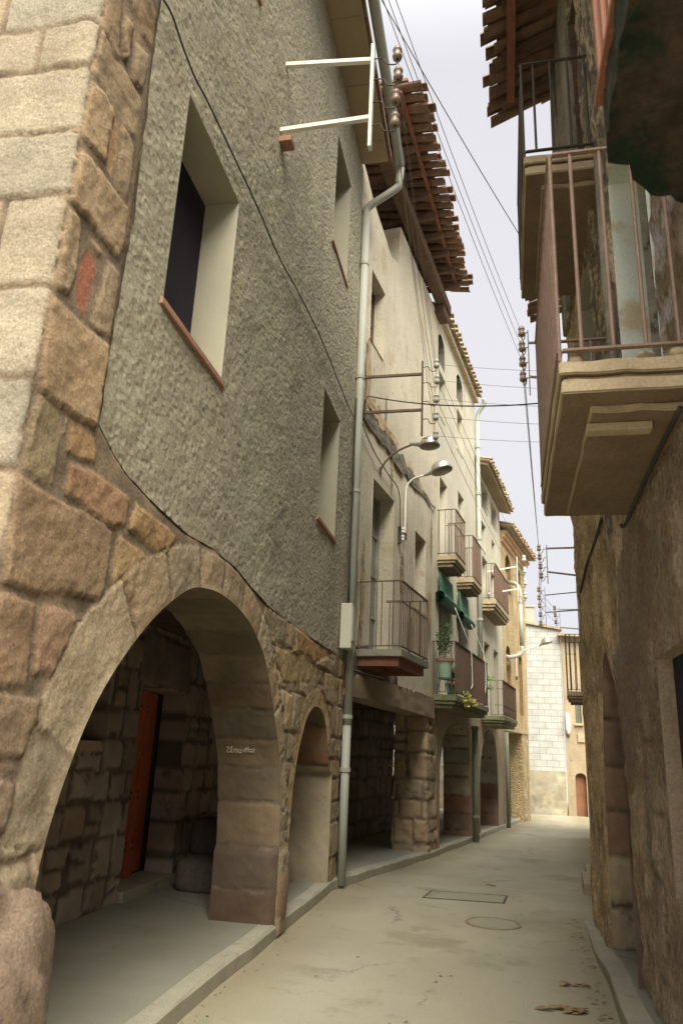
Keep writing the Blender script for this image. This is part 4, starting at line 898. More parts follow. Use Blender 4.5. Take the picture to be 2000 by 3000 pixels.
bal = slab(L, 10.6, 13.3, .6, 2.58, .25, h4, M['slab_moss']); rail(L, 10.65, 13.27, .57, 2.62, 3.48, bal, M['rust'], .2, .1, .007, mid=2.85)
m = MB()
for i in range(13):
    s = 10.7+i*.2
    for t in range(8):
        a_, b_ = t*PI/4, (t+1)*PI/4
        m.tube([L(s+.09*math.cos(a_), 2.74+.09*math.sin(a_), .57), L(s+.09*math.cos(b_), 2.74+.09*math.sin(b_), .57)], .006, 5)
m.build('scrollwork', M['rust'], bal)

h5 = empty('brick_arched_house', L5(2.5, 0), 'ochre house with arched brick windows at the far end of the left row', 'house')
top5 = 8.85
w5 = [archwin(.75, 1.75, 6.9, 8.24), archwin(2.95, 3.75, 6.9, 8.24), archwin(.5, 1.3, 3.0, 5.08), archwin(2.75, 3.55, 3.0, 5.08)]
wallsheet(L5, [(0, 2.36), (3.1, 2.38), (3.2, -.55), (4.35, -.6), (4.7, top5), (0, top5)], w5, M['ochre_wall'], h5, 67, amp=.012)
for i, q in enumerate(w5):
    m = MB(); n = len(q); m.add([L5(*p, 0.01) for p in q]+[L5(*p, -.22) for p in q], [(k, (k+1) % n, n+(k+1) % n, n+k) for k in range(n)]); wn = m.build('arched_window', M['brick'], h5)
    a_, b_, c_, d_ = q[0][0], q[1][0], q[0][1], q[0][1]+1
    zt = max(p[1] for p in q); MB().box(L5, a_-.05, b_+.05, c_-.02, c_+(zt-c_)*.62, -.2, -.12).build('brick_infill', M['brick'], wn)
    MB().box(L5, a_-.05, b_+.05, c_, zt+.05, -.26, -.22).build('pane', M['dark'], wn)
MB().box(L5, .1, 4.7, 8.45, 8.6, .0, .06).box(L5, .1, 4.75, 8.6, 8.72, .0, .13).box(L5, .1, 4.8, 8.72, 8.84, -.2, .2).build('cornice', M['brick'], h5)
tiles(L5, 0, 4.9, -1.5, 9.35, .42, 8.95, h5, M['tile_pale'], seg=4, pitch=.22, ragged=.02)
MB().box8([L5(0, 9.55, -2.2), L5(4.85, 9.55, -2.2), L5(4.85, 8.88, .3), L5(0, 8.88, .3), L5(0, 9.6, -2.2), L5(4.85, 9.6, -2.2), L5(4.85, 8.93, .3), L5(0, 8.93, .3)]).build('roof_deck', M['tile_pale'], h5)
MB().box(L5, .02, 4.5, 2.4, 8.8, -3.5, -.44).build('upper_storeys', M['ochre_wall'], h5)
pillar(L5, 3.25, 4.1, -.8, -.02, -.7, 2.42, h5, 85, (.42,.36,.25), step=.06)
MB().box(L5, -.1, 4.3, 2.36, 2.5, -.5, .03).build('lintel', M['stone_slab'], h5)
# side-street wall seen pale through the arches
fw = empty('alley_wall', L(14, -.3, -6.4), 'sunlit beige wall of the side alley glimpsed through the far arches', 'wall')
MB().box(L, 8.95, 20, -.6, 6, -6.6, -6.4).build('face', M['pale_plaster'], fw); MB().box(L, 8.9, 20, 6, 6.15, -6.65, -6.35).build('coping', M['tile_pale'], fw)

# downpipes of houses 3 to 5
def pipe(name, label, segs, r, mat, cat='drainpipe', collars=()):
    e = empty(name, segs[0][0], label, cat)
    for s in segs: MB().tube(s, r, 10).build('pipe', mat, e, smooth=True)
    for c in collars: MB().lathe(c, (0, 0, 1), [(r, -.03), (r*1.3, -.03), (r*1.3, .03), (r, .03)], 12).build('collar', mat, e)
    return e
pipe('downpipe', 'buff downpipe between the blind-hung house and the green-shuttered house', [smooth_curve([L(10.1, 11.35, .3), L(10.15, 11.2, .3), L(10.2, 10.95, .12), L(10.2, 10.7, .09)], 4), [L(10.2, 10.75, .09), L(10.2, 2.9, .09)]], .06, M['zinc'], collars=[L(10.2, z, .09) for z in (9.9, 8.5, 7.2, 5.0)])
pipe('downpipe', 'grey-green lower drainpipe standing against the second arch pier', [[L(9.05, 2.25, .12), L(9.05, -.28, .12)]], .075, M['greenpipe'], collars=[L(9.05, z, .12) for z in (2.2, .25)])
pipe('downpipe', 'thin mossy drainpipe beside the third pier near the end of the arcade', [[L(14.6, 2.3, .1), L(14.6, -.4, .1)]], .06, M['greenpipe'])
z5 = [L5.px(1250+x/3.36, 1250+y/3.36, .2) for x, y in ((860, 1550), (828, 1590), (830, 2180), (790, 2255))]
pipe('bent_pipe', 'light metal pipe that drops and bends back into the wall above the latticed balcony', [smooth_curve([L5(1.5, 7.35, .0), L5(1.3, 7.2, .3), L5(1.25, 6.9, .4), L5(1.25, 6.5, .4)], 4), [L5(1.25, 6.55, .4), L5(1.25, 5.05, .4)], smooth_curve([L5(1.25, 5.1, .4), L5(1.2, 4.85, .38), L5(1.0, 4.72, .1), L5(.7, 4.7, -.05)], 4)], .07, M['zinc'], 'pipe')

# ================================================================== END OF THE STREET
EY = F(-3.5, 33.0, 90, 1)
def EF(s, z, n=0): return np.array([s, 33.0-n, z])
class EFr:
    d = np.array([1., 0, 0]); n = np.array([0, -1., 0]); o = np.array([0, 33., 0])
    def __call__(f, s, z, n=0): return np.array([s, 33.-n, z])
EF = EFr()
he = empty('blockwork_house', (0, 33, -.6), 'pale concrete-block gable wall over a rubble base closing the street', 'house')
sheet('block_wall', [(-6, 1.1), (2.98, 1.1), (3.02, 6.82), (1.5, 7.1), (-1, 7.5), (-6, 8.4)], [], .4, lambda s, z, h: EF(s, z, h), M['block'], he, None, None, .4)
Hr, Cr = masonry(courses(-6, 3.2, -.8, 1.1, (.2, .35), (.3, .6), (.40,.36,.26), jit=.03), .04, .03, .01, (.36,.33,.24), 95)
sheet('rubble_base', [(-6, -.8), (2.98, -.8), (2.98, 1.1), (-6, 1.1)], [], .12, lambda s, z, h: EF(s, z, h+.04), M['reveal'], he, Hr, Cr, .3)
MB().box8([EF(-6, 8.42, -.5), EF(3.1, 6.82, -.5), EF(3.1, 6.82, .12), EF(-6, 8.42, .12), EF(-6, 8.52, -.5), EF(3.1, 6.92, -.5), EF(3.1, 6.92, .12), EF(-6, 8.52, .12)]).build('verge_tiles', M['tile_pale'], he)
MB().box(EF, -6, 2.95, -.8, 6.7, -6, -.42).build('house_body', M['block'], he)
MB().box(EF, 1.45, 2.0, 6.6, 7.95, -1.4, -.7).box(EF, 1.4, 2.05, 7.95, 8.03, -1.45, -.65).build('chimney', M['grey_plaster'], he)
he2 = empty('old_corner_house', (3.6, 33, -.6), 'worn plaster house with arched brown door and slatted shutter right of the block wall', 'house')
F2 = F(3.02, 32.95, 97, -1)
F2.n = np.array([-math.cos(math.radians(97)), math.sin(math.radians(97)), 0])*-1
if F2.n[1] > 0: F2.n = -F2.n
da, db = F2.px(1690, 2390)[0], F2.px(1722, 2390)[0]; dt = F2.px(1700, 2265)[1]; wa, wb = F2.px(1684, 2080)[0], F2.px(1701, 2080)[0]; wt, wbm = F2.px(1690, 2050)[1], F2.px(1690, 2118)[1]
wallsheet(F2, [(0, -.75), (4, -.75), (4, 6.3), (0, 6.62)], [archwin(da, db, -.6, dt), rect(wa, wb, wbm, wt)], M['arcade_plaster'], he2, 69, step=.2)
opening(F2, wa, wb, wbm, wt, he2, .1, 'shutter', M['pale_plaster'], framemat=M['shutter_grey'])
m = MB(); q = archwin(da, db, -.6, dt); n = len(q); m.add([F2(*p, .01) for p in q]+[F2(*p, -.2) for p in q], [(k, (k+1) % n, n+(k+1) % n, n+k) for k in range(n)]); dd = m.build('arched_door', M['stone_slab'], he2)
MB().box(F2, da-.05, db+.05, -.65, dt+.05, -.24, -.2).build('door_leaf', M['browndoor'], dd)
MB().box(F2, 0, 4, -.8, 6.2, -5, -.42).build('house_body', M['pale_plaster'], he2)
MB().box8([F2(-.1, 6.6, -.5), F2(4, 6.35, -.5), F2(4, 6.3, .35), F2(-.1, 6.55, .35), F2(-.1, 6.72, -.5), F2(4, 6.47, -.5), F2(4, 6.4, .35), F2(-.1, 6.65, .35)]).build('eave', M['tile_pale'], he2)
MB().box(F2, wa-.06, wb+.06, wbm-.1, wbm-.01, -.08, .12).build('window_ledge', M['stone_slab'], he2)
MB().box(F2, wa+.05, wb+.1, wbm-.75, wbm-.4, .03, .06).build('stone_plaque', M['stone_slab'], he2)
wl = empty('wall_light', F2(.12, 3.0, .1), 'white oval light on the plaster beside the block wall', 'wall light')
MB().lathe(F2(.14, 2.75, .12), (0, 0, 1), [(.001, -.22), (.07, -.15), (.1, 0), (.1, .45), (.07, .62), (.001, .68)], 16).build('shade', M['white_steel'], wl, smooth=True)
MB().box(F2, .11, .17, 2.45, 2.75, -.01, .06).build('wall_plate', M['iron'], wl)

# ================================================================== RIGHT SIDE: near ochre house
M['bluelime'] = pbr('pale_blue_lime_reveal', (.62,.66,.58), (.5,.54,.47), 2, bump=.3, fine=.15, stain=[(2.5, (.45,.38,.25), .56)])
M['roughcast'] = pbr('brown_roughcast', (.46,.36,.25), (.37,.29,.2), 1.8, bump=.9, bscale=28, bdist=.03, fine=.35, streak=((.2,.155,.11), 4, .55), stain=[(4, (.2,.14,.09), .62)])
M['ochre_attr'] = pbr('flaking_ochre_render', (.84,.70,.48), (.64,.52,.36), 2.2, bump=1.0, bscale=14, bdist=.11, fine=.5, attr=True, 
    streak=((.34,.25,.17), 5, .58), stain=[(2.2, (.42,.29,.19), .54), (6, (.62,.53,.4), .6), (13, (.17,.12,.085), .63)], pits=18)
h6 = empty('ochre_house', NW(5, 0), 'near house on the right with flaking ochre wall, stone balconies and arched doorway', 'house')
aw = smooth_curve([(7.5, .05), (7.42, .8), (7.36, 1.5), (7.12, 2.12), (6.98, 2.42), (6.75, 2.48), (6.5, 2.33), (6.28, 2.14), (6.13, 1.85), (6.1, 1.4), (6.14, .8), (6.12, .05)], 4)
def HN(P):
    s, z = P[:,0], P[:,1]
    h = fbm(s, z*.6, 1.3, 4, 101)*.08 + fbm(s, z*.8, 7, 5, 103)*.06
    h += .05*np.clip((.75-z)/.3, 0, 1)*np.clip((s-7.3)/.3, 0, 1)
    d = np.abs(np.hypot((s-6.5)*1.0, (z-2.75)*1.0)-.52); h -= .02*np.exp(-(d/.02)**2)*(z > 2.75)      # blind relieving arch
    return h
far = [(5.6, .02)] + [(p[0], p[1]) for p in aw[::-1]] + [(8.95, .02), (8.95, 4.9), (8.4, 5.3), (8.4, 10.35), (1.0, 10.35), (1.0, 3.25), (5.6, 3.25)]
def qa(x, y, n=.0): return NW.px(1680+x/2.94, 1500+y/2.94, n)
def qb(x, y, n=.0): return NW.px(1680+x/2.94, 2200+y/2.94, n)
pt = [qa(400,560), qa(430,80), qa(500,60), qa(770,90), qa(775,400), qa(735,560), qa(700,800), qa(668,1060), qa(640,1290), qa(600,1420), qa(575,1700), qa(552,1880), qa(540,2300), qb(480,500), qb(470,300), qa(437,2200), qa(432,1830), qa(385,1530), qa(345,1340), qa(330,1260), qa(400,1100)]
def patchk(P):
    wob = np.stack([fbm(P[:,0], P[:,1], 4, 3, 5), fbm(P[:,0], P[:,1], 4, 3, 15)], 1)*.12
    d = edist(P+wob, pt); return np.where(inside(P+wob, pt), np.clip(d/.03, 0, 1), 0)
def HN2(P):
    k = patchk(P); s, z = P[:,0], P[:,1]
    h = HN(P)*(1-.65*k)+k*.012 - .014*np.exp(-(jl(P)/.016)**2) - .05*np.clip(fbm(s, z*.6, 9, 3, 210)-.24, 0, 1)*(1-k)*6*.25
    up = np.clip((z-3.3)/.2, 0, 1); grain = (np.abs(fbm(s*3, z*.35, 5, 4, 9)))*.12
    return h+up*np.where(s > 4.9, grain, 0)
def jl(P):
    d = np.full(len(P), 9.); 
    for a, b, z_ in ((4.55, 5.45, 1.71), (4.3, 5.2, 1.28), (5.1, 6.1, .92), (5.4, 6.12, 1.62), (5.4, 6.1, 1.41), (4.5, 5.3, 2.16), (4.0, 5.0, .5), (5.0, 6.0, .35), (3, 4.2, 2.6)):
        d = np.minimum(d, np.hypot(np.maximum(np.maximum(a-P[:,0], P[:,0]-b), 0), P[:,1]-z_-.03*(P[:,0]-a)))
    for a, z0, z1 in ((5.42, .0, 2.3), (4.62, 0, .9), (5.1, .5, 1.28)):
        d = np.minimum(d, np.hypot(np.maximum(np.maximum(z0-P[:,1], P[:,1]-z1), 0), P[:,0]-a))
    return d
def CN(P):
    k = patchk(P)[:, None]; s, z = P[:,0], P[:,1]; t = (1+fbm(s, z*.85, 3.5, 5, 60)*1.2)[:, None]
    c = np.where((s > 6.3)[:, None], np.array([1.15,1.04,.86]), np.array([1.,.96,.9]))*t; c = c*(1-k)+np.array([.56,.53,.58])*(.75+.25*t)*k
    near = ((z < 3.4) & (s < 5.5))[:, None]; c = np.where(near & (k < .5), np.array([.74,.70,.72])*t*(1-.45*np.exp(-(jl(P)/.016)**2))[:, None], c)
    fl = (fbm(s*3, z*.5, 6, 4, 70) > -.03)[:, None]; up = ((z > 3.3) & (s > 4.88) & (s < 6.6))[:, None]
    c = np.where(up, np.where(fl, np.array([.36,.38,.42]), np.array([1.0,1.0,.95])), c)
    pl_ = ((z > 3.35) & (s < 3.75))[:, None]; hole = (fbm(s, z, 3.5, 4, 80) > .06)[:, None]
    return np.where(pl_, np.where(hole, np.array([.5,.46,.4]), np.array([.85,.9,1.25])), c)
hN = [rect(3.72, 4.88, 3.36, 5.75), rect(6.15, 7.15, 4.3, 6.1), rect(5.95, 6.4, 6.6, 9.2)]
sheet('wall', far, hN, .042, lambda s, z, h: NW(s, z, h), M['ochre_attr'], h6, HN2, CN, .5)
sheet('wall', [(1.0, 0), (5.6, 0), (5.6, 3.25), (1.0, 3.25)], [rect(3.2, 4.58, .92, 2.17)], .035, lambda s, z, h: NW(s, z, h), M['ochre_attr'], h6, HN2, CN, .5)
opening(NW, 3.72, 4.88, 3.36, 5.75, h6, .23, 'glazed', M['bluelime'], 'balcony_door', framemat=M['paintwood'])
opening(NW, 6.15, 7.15, 4.3, 6.1, h6, .25, 'shutter', M['grey_plaster'], 'window', framemat=M['shutter_grey'])
opening(NW, 5.95, 6.4, 6.6, 9.2, h6, .25, 'dark', M['timber'], 'window')
opening(NW, 3.2, 4.58, .92, 2.17, h6, .075, 'dark', M['roughcast'], 'window')  # shallow dark pane stands in for the shadow on the reveal
ca = []; AA = arclen(aw); cc = 0
while cc < AA[-1]:
    l = random.uniform(.3, .45); low_ = cc < .45
    ca.append(([(cc+.005, -.05), (cc+l-.005, -.05), (cc+l-.005, .9), (cc+.005, .9)], (.46,.38,.25) if low_ else scol((.27,.185,.13), .15), random.uniform(0, .03))); cc += l
A_aw = AA
reveal('door_reveal', NW, aw, .5, M['reveal'], h6, ca, .035, flip=-1, n0=.02, seed=27, rough=.014)
MB().box(NW, 6.0, 7.6, 0, 2.5, -.56, -.5).build('door_leaf', M['timber'], h6, .002)
MB().box8([NW(1.0, 0, -.5), NW(8.9, 0, -.5), NW(8.9, 0, -6), NW(1.0, 0, -6), NW(1.0, 10.3, -.5), NW(8.38, 10.3, -.5), NW(8.38, 10.3, -6), NW(1.0, 10.3, -6)]).build('house_body', M['ochre_wall'], h6)
sheet('timber_facing', [(6.45, 6.5), (8.3, 6.5), (8.36, 8.2), (8.4, 10.3), (6.5, 10.3), (6.4, 8.5)], [], .07, lambda s, z, h: NW(s, z, h), M['greywood'], h6, lambda P: fbm(P[:,0]*3, P[:,1]*.3, 3, 4, 8)*.07+.06, None, .1)
for s in (6.55, 7.15, 7.75, 8.3): MB().tube([NW(s, 6.5, .03), NW(s+.02, 8.4, .05), NW(s, 10.2, .03)], .05, 8).build('post', M['greywood'], h6, smooth=True)
MB().tube([NW(5.0, 3.4, .03), NW(5.02, 5, .05), NW(5.0, 6.2, .04)], .04, 8).build('post', M['greywood'], h6, smooth=True)
pA = ((0, 0, .35), (.03, .35, .45), (.01, .45, .8), (.15, .8, 1))
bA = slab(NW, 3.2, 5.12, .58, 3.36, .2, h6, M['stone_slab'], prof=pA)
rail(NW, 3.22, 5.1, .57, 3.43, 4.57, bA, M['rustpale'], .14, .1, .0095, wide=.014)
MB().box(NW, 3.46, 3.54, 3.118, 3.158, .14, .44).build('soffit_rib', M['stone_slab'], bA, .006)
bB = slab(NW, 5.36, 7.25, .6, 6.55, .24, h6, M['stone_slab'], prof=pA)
rail(NW, 5.38, 7.23, .59, 6.62, 7.6, bB, M['iron'], .16, .12, .011, wide=.014)
for (s, n, r) in ((3.5, .3, .03), (3.27, .5, .035), (3.3, .18, .045), (3.26, .05, .04), (3.32, .4, .025)):
    q = NW(s, 3.37+r*.5, n); tag(boulder(q[0], q[1], q[2], r, r*1.1, r*.7, int(s*90+n*70), M['stone_slab'], None, 'rubble', seg=16), 'broken stone lump lying on the rim of the near ochre balcony', 'stone', 'rubble on the near balcony')
cablep = smooth_curve([NW(3.3, 3.14, .05), NW(4.0, 3.12, .06), NW(5.0, 3.11, .05), NW(5.15, 3.14, .06)], 4)
tag(MB().tube(cablep, .012, 8).build('conduit', M['cable'], None, smooth=True), 'black conduit clipped under the near ochre balcony where it meets the wall', 'conduit')
c2_ = [NW(*q_, .05) for q_ in (qa(290,60), qa(260,170), qa(215,300), qa(165,430), qa(130,560), qa(110,640), qa(98,690))]
tag(MB().tube(smooth_curve(c2_, 4), [.014]*(6*4+1), 8).build('wall_cable', M['cable'], None, smooth=True), 'thick black cable hanging down the ochre wall beyond the balcony', 'cable')
# eave of the ochre house
tiles(NW, 1.0, 8.35, -.9, 10.75, .86, 10.0, h6, M['tile'], seg=5, pitch=.22, ragged=.07)
for s in np.arange(1.3, 8.3, .75): MB().box8([NW(s, 10.44, -.5), NW(s+.11, 10.44, -.5), NW(s+.11, 9.93, .72), NW(s, 9.93, .72), NW(s, 10.54, -.5), NW(s+.11, 10.54, -.5), NW(s+.11, 9.99, .72), NW(s, 9.99, .72)]).build('rafter', M['timber'], h6)
MB().box(NW, 1.0, 8.0, 9.88, 9.94, .56, .66).build('batten', M['rustred'], h6)
MB().box8([NW(1, 11.2, -3), NW(8.38, 11.2, -3), NW(8.38, 10.12, .78), NW(1, 10.12, .78), NW(1, 11.25, -3), NW(8.38, 11.25, -3), NW(8.38, 10.17, .78), NW(1, 10.17, .78)]).build('roof_deck', M['tile'], h6)
# mossy balcony close overhead
hm = [(.345, -.9), (.34, .4), (.345, 1.2), (.35, 1.72), (.37, 1.9), (.43, 1.91), (.46, 2.0), (.52, 2.05), (.58, 2.03), (.64, 2.12), (.78, 2.1), (.95, 2.16), (.95, -.9)]
hm = [(a_+.035*float(fbm(np.array([a_*9]), np.array([b_*9]), 1.1, 4, 3)[0]), b_+.10*float(fbm(np.array([a_*9+4]), np.array([b_*9]), 1.3, 4, 8)[0])*(b_ > 1.8)) for a_, b_ in resample(hm, .03)]
mb_ = sheet('mossy_balcony', hm, [], .03, lambda s, z, h: np.array([s, z, 3.32-h]), M['mossy'], None, lambda P: fbm(P[:,0], P[:,1], 5, 4, 77)*.09+.02, None, .2)
tag(mb_, 'dark mossy stone balcony slab close overhead at the top right corner', 'balcony')
m = MB(); f_ = F(.36, 0, 0, -1)
for y in np.arange(-.8, 1.85, .1): m.tube([f_(y, 3.45, .005), f_(y, 4.5, .005)], .009, 6)
m.box(f_, -.8, 1.85, 4.48, 4.51, -.01, .02).box(f_, -.8, 1.85, 3.46, 3.485, -.012, .02)
m.build('railing', M['rustred'], mb_)

# ================================================================== RIGHT SIDE: houses beyond
h7 = empty('grey_house', RW(2, 0), 'tall grey rendered house with projecting tiles just beyond the ochre one', 'house')
wallsheet(RW, rect(-.05, 4.0, -.5, 9.3), [], M['grey_plaster'], h7, 111, step=.15)
MB().box(RW, -.05, 3.98, -.5, 9.3, -6, -.44).build('house_body', M['grey_plaster'], h7)
tiles(RW, .2, 3.2, -1, 9.75, .8, 9.25, h7, M['tile'], seg=4, pitch=.22)
MB().tube([RW(.75, 7.2, .1), RW(.78, 9.2, .1)], .1, 10).build('log_post', M['greywood'], h7, smooth=True)
h8 = empty('grey_house', RW(8, 0), 'long grey rendered house with an iron balcony at its far end on the right', 'house')
wallsheet(RW, rect(4.0, 13.3, -.6, 8.1), [rect(11.2, 12.0, 3.15, 5.0)], M['grey_plaster'], h8, 113, step=.2)
opening(RW, 11.2, 12.0, 3.15, 5.0, h8, .2, 'shutter', M['grey_plaster'], 'balcony_door', framemat=M['shutter_grey'])
MB().box(RW, 4.02, 13.28, -.6, 8.1, -6, -.44).build('house_body', M['grey_plaster'], h8)
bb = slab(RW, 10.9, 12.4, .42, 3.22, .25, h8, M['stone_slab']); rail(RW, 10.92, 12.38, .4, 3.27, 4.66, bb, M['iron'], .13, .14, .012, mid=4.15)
MB().tube([RW(4.1, 8, .06), RW(4.1, -.15, .06)], .035, 8).build('conduit', M['greenpipe'], h8, smooth=True)
for (s0, s1, z, n, lb) in ((2.0, 3.1, .14, .42, 'worn pale stone doorstep against the grey house, nearer of two'), (3.9, 4.8, .12, .34, 'worn pale stone doorstep farther along the grey house')):
    g_ = gz(RW(s0, 0)[1])
    tag(MB().box(RW, s0, s1, g_-.1, g_+z, -.05, n).build('doorstep', M['stone_slab'], None, .02), lb, 'doorstep')

# ================================================================== racks, lamps, wires
ins1 = [B1.sn(1000+x/3.136, y/3.136, 5.5) for x, y in ((513, 500), (520, 690), (500, 900), (490, 1110))]
r1, p1 = rack('insulator_rack', 'white steel bracket of four insulators on the rough grey plaster wall', B1, 5.5, [(8.11, 8.02), (7.28, 7.31)], .86, 6.95, 8.2, ins1, M['white_steel'], armr=.022, barw=.035, k=1.0)
r2, p2 = rack('insulator_rack', 'rusty bracket with five white insulators on the peeling beige house', L, .2, [(6.99, 6.91), (6.4, 6.33)], .97, 5.92, 7.12, [(1.19, 7.04), (1.2, 6.78), (1.19, 6.48), (1.18, 6.2), (1.18, 5.9)], M['rust'], inmat=M['porcelain_white'], k=.9)
r3, p3 = rack('insulator_rack', 'pale bracket of insulators above the house with red screened balcony', L, 12.2, [(6.75, 6.88), (6.1, 6.21)], .84, 5.85, 7.17, [(1.05, 7.1), (1.06, 6.75), (1.06, 6.4), (1.06, 6.0)], M['white_steel'], inmat=M['porcelain_white'], k=1.2)
rA, pA_ = rack('insulator_rack', 'nearest right-hand rack of four brown insulators against the sky', RW, 2.96, [(8.55, 8.62), (7.75, 7.95)], .86, 7.6, 8.87, [(.98, 8.85), (.98, 8.55), (.98, 8.25), (.98, 7.95)], M['zinc'], k=1.3)
rB, pB_ = rack('insulator_rack', 'second right-hand rack standing out from the grey house, with thick brown arms', RW, 7.98, [6.17, (5.5, 5.62)], .74, 5.35, 6.25, [(.92, 6.18), (.91, 5.97), (.9, 5.75), (.89, 5.53)], M['rust'], k=1.0)
rC, pC_ = rack('insulator_rack', 'thin third rack of five insulators above the block wall roofline', RW, 11.0, [(5.78, 5.7), (5.3, 5.24)], .86, 4.85, 5.92, [(1.02, 5.85), (1.02, 5.63), (1.01, 5.42), (1.0, 5.18), (1.0, 4.95)], M['iron'], k=1.0, armr=.012, barw=.013)
rD, pD_ = rack('insulator_rack', 'farthest small rack of three insulators beside the iron balcony', RW, 12.9, [5.66, (5.1, 5.15)], .5, 5.1, 5.74, [(.64, 5.7), (.63, 5.5), (.62, 5.3)], M['zinc'], k=.9, armr=.015, barw=.015)
G1 = 'overhead wires slung along the street'
def at(u, v, y): return ony(u, v, y)
st = [at(1078, -70, 4.6), at(1096, -70, 4.6), at(1112, -70, 4.6), at(1134, -70, 4.6)]
for i in range(3):
    wire('overhead_wire', 'thin grey wire crossing the sky towards the nearest right-hand rack', sag(st[i+1], pA_[2-i], .1), .004, 'wire', group=G1)
wire('overhead_wire', 'longest wire slanting over the street to the post beyond the upper balcony', sag(st[0], RW(.75, 7.75, .22), .1), .005, 'wire')
for i in range(5):
    wire('overhead_wire', 'fine wire running down from the white bracket to the rusty bracket', sag(p1[min(i, 3)], p2[i], .12), .003, 'wire', group='wires between the two left brackets')
for i in range(4):
    wire('overhead_wire', 'fine wire along the pale facades beyond the rusty bracket', sag(p2[i], p3[i], .12), .0038, 'wire', group='wires along the pale facades')
for i in range(4):
    wire('overhead_wire', 'fine wire between the two nearest right-hand racks', sag(pA_[i], pB_[i], .05), .0035, 'wire', group='wires between right-hand racks')
    wire('overhead_wire', 'fine wire between the second and third right-hand racks', sag(pB_[i], pC_[i], .04), .0035, 'wire', group='wires between far right-hand racks')
for i in range(3): wire('overhead_wire', 'fine wire between the third and farthest right-hand racks', sag(pC_[i], pD_[i], .02), .005, 'wire', group='wires to the farthest rack')
for i in range(5):
    P_ = np.array(p2[i]); Q_ = NW(*NW.px(1640, 1085+i*52)); D_ = Q_-P_; t_ = ((RW.o-P_) @ RW.n)/(D_ @ RW.n)
    wire('overhead_wire', 'hair-thin wire stretched straight across the street gap', sag(P_, P_+D_*t_, .03), .0028, 'wire', group='thin wires crossing the gap')
s0_, z0_ = B1.px(1052, 1060, .1)
k_ = NW.px(1665, 1172, 0)
wire('black_cable', 'black cable sagging across the street from the grey downpipe', [B1(9.84, 6.2, .14), B1(9.84, 6.5, .15)] + sag(B1(9.86, 6.6, .2), NW(k_[0], k_[1], .02) if k_[0] < 8.9 else NW(8.3, 5.4, .02), .12, 18), .009, 'cable', M['cable'])
cp = [B1.px(430, -60, .04)] + [B1.px(1.2755*a_, 1.2755*b_, .04) for a_, b_ in ((375,5),(400,45),(415,95),(440,170),(480,240),(530,345),(590,480),(640,590),(690,680),(740,790),(800,935),(815,960))]
wire('wall_cable', 'twisted black cable stapled across the rough grey plaster', smooth_curve([B1(s_, z_, .045+.008*math.sin(i*2)) for i, (s_, z_) in enumerate(cp)], 5), .007, 'cable', M['cable'])
wire('wall_cable', 'black cable running down beside the grey downpipe', [B1(9.7, z_, .05+.004*math.sin(z_*4)) for z_ in np.arange(3.5, 6.6, .25)], .012, 'cable', M['cable'])
wire('wall_cable', 'frayed cable looping across the beige facade under the lamps', smooth_curve([L(.0, 6.4, .05), L(.5, 6.15, .05), L(1.0, 6.0, .06), L(1.7, 5.95, .05), L(2.3, 5.85, .06), L(2.45, 5.2, .05)], 5), .009, 'cable', M['cable'])
wire('loose_rope', 'pale rope hanging beside the near balcony of the beige house', smooth_curve([L(.3, 4.2, .05), L(.2, 3.5, .12), L(.05, 3.0, .15), L(.0, 2.75, .12), L(.2, 2.65, .05), L(.7, 2.63, .05), L(1.6, 2.64, .08)], 5), .01, 'rope', M['greywood'])
lamp('street_lamp', 'round aluminium street lamp on a rusty curved arm, higher of the near pair', L(1.35, 5.9), [L(1.35, 5.9, .0), L(1.35, 6.08, .12), L(1.35, 6.22, .3), L(1.35, 6.31, .55)], L(1.35, 6.24, .82), L.n, .16, M['rust'], .05)
lamp('street_lamp', 'round aluminium street lamp on a pale swan-neck pipe, lower of the near pair', L(2.8, 5.4), [L(2.8, 5.2, .04), L(2.8, 5.9, .04), L(2.8, 6.15, .07), L(2.8, 6.27, .18), L(2.8, 6.31, .32), L(2.8, 6.33, .42)], L(2.8, 6.37, .7), L.n, .19, M['white_steel'], .28)
lamp('street_lamp', 'distant street lamp on a pale curved pipe in front of the block wall', L5(2.18, 4.2), [L5(2.18, 4.15, .04), L5(2.18, 4.8, .04), L5(2.18, 5.0, .1), L5(2.18, 5.09, .25), L5(2.18, 5.16, .5), L5(2.18, 5.24, .85)], L5(2.18, 5.32, 1.1), L5.n, .2, M['white_steel'], .3)
fb = empty('fuse_holder', L(2.52, 5.05), 'small porcelain fuse holder on the beige wall below the lower lamp', 'fuse holder')
MB().box(L, 2.48, 2.56, 5.0, 5.3, .0, .04).build('backing', M['iron'], fb); q = MB(); insul(q, L(2.52, 5.22, .08), k=.8); insul(q, L(2.52, 5.08, .08), k=.8); q.build('porcelain', M['porcelain_white'], fb, smooth=True)

# ================================================================== blinds, plants and small things
def blind(name, label, s0, s1, ztop, zroll, n):
    e = empty(name, L((s0+s1)/2, ztop), label, 'blind')
    sheet('reed_sheet', [(0, 0), (s1-s0, 0), (s1-s0, 1), (0, 1)], [], .12, lambda a_, t, h: L(s0+a_, zroll+(ztop-zroll)*t, n+(.06-n)*t+h), M['blind'], e, lambda P: .008*np.sin(P[:,1]*60), None)
    m = MB(); pts = []
    for i in range(61):
        t = i/60*2*PI*3; r = .05+.028*t/(2*PI); pts.append((r*math.cos(t), r*math.sin(t)))
    vs = [L(s0+d_, zroll+y_, n+x_) for d_ in (-.04, s1-s0+.04) for x_, y_ in pts]; k = len(pts)
    m.add(vs, [(i, i+1, k+i+1, k+i) for i in range(k-1)]); m.build('roll', M['blind'], e, smooth=True)
    return e
blind('reed_blind', 'green reed blind with rolled end, the nearer one above the potted plants', 5.42, 6.85, 5.2, 4.66, .09)
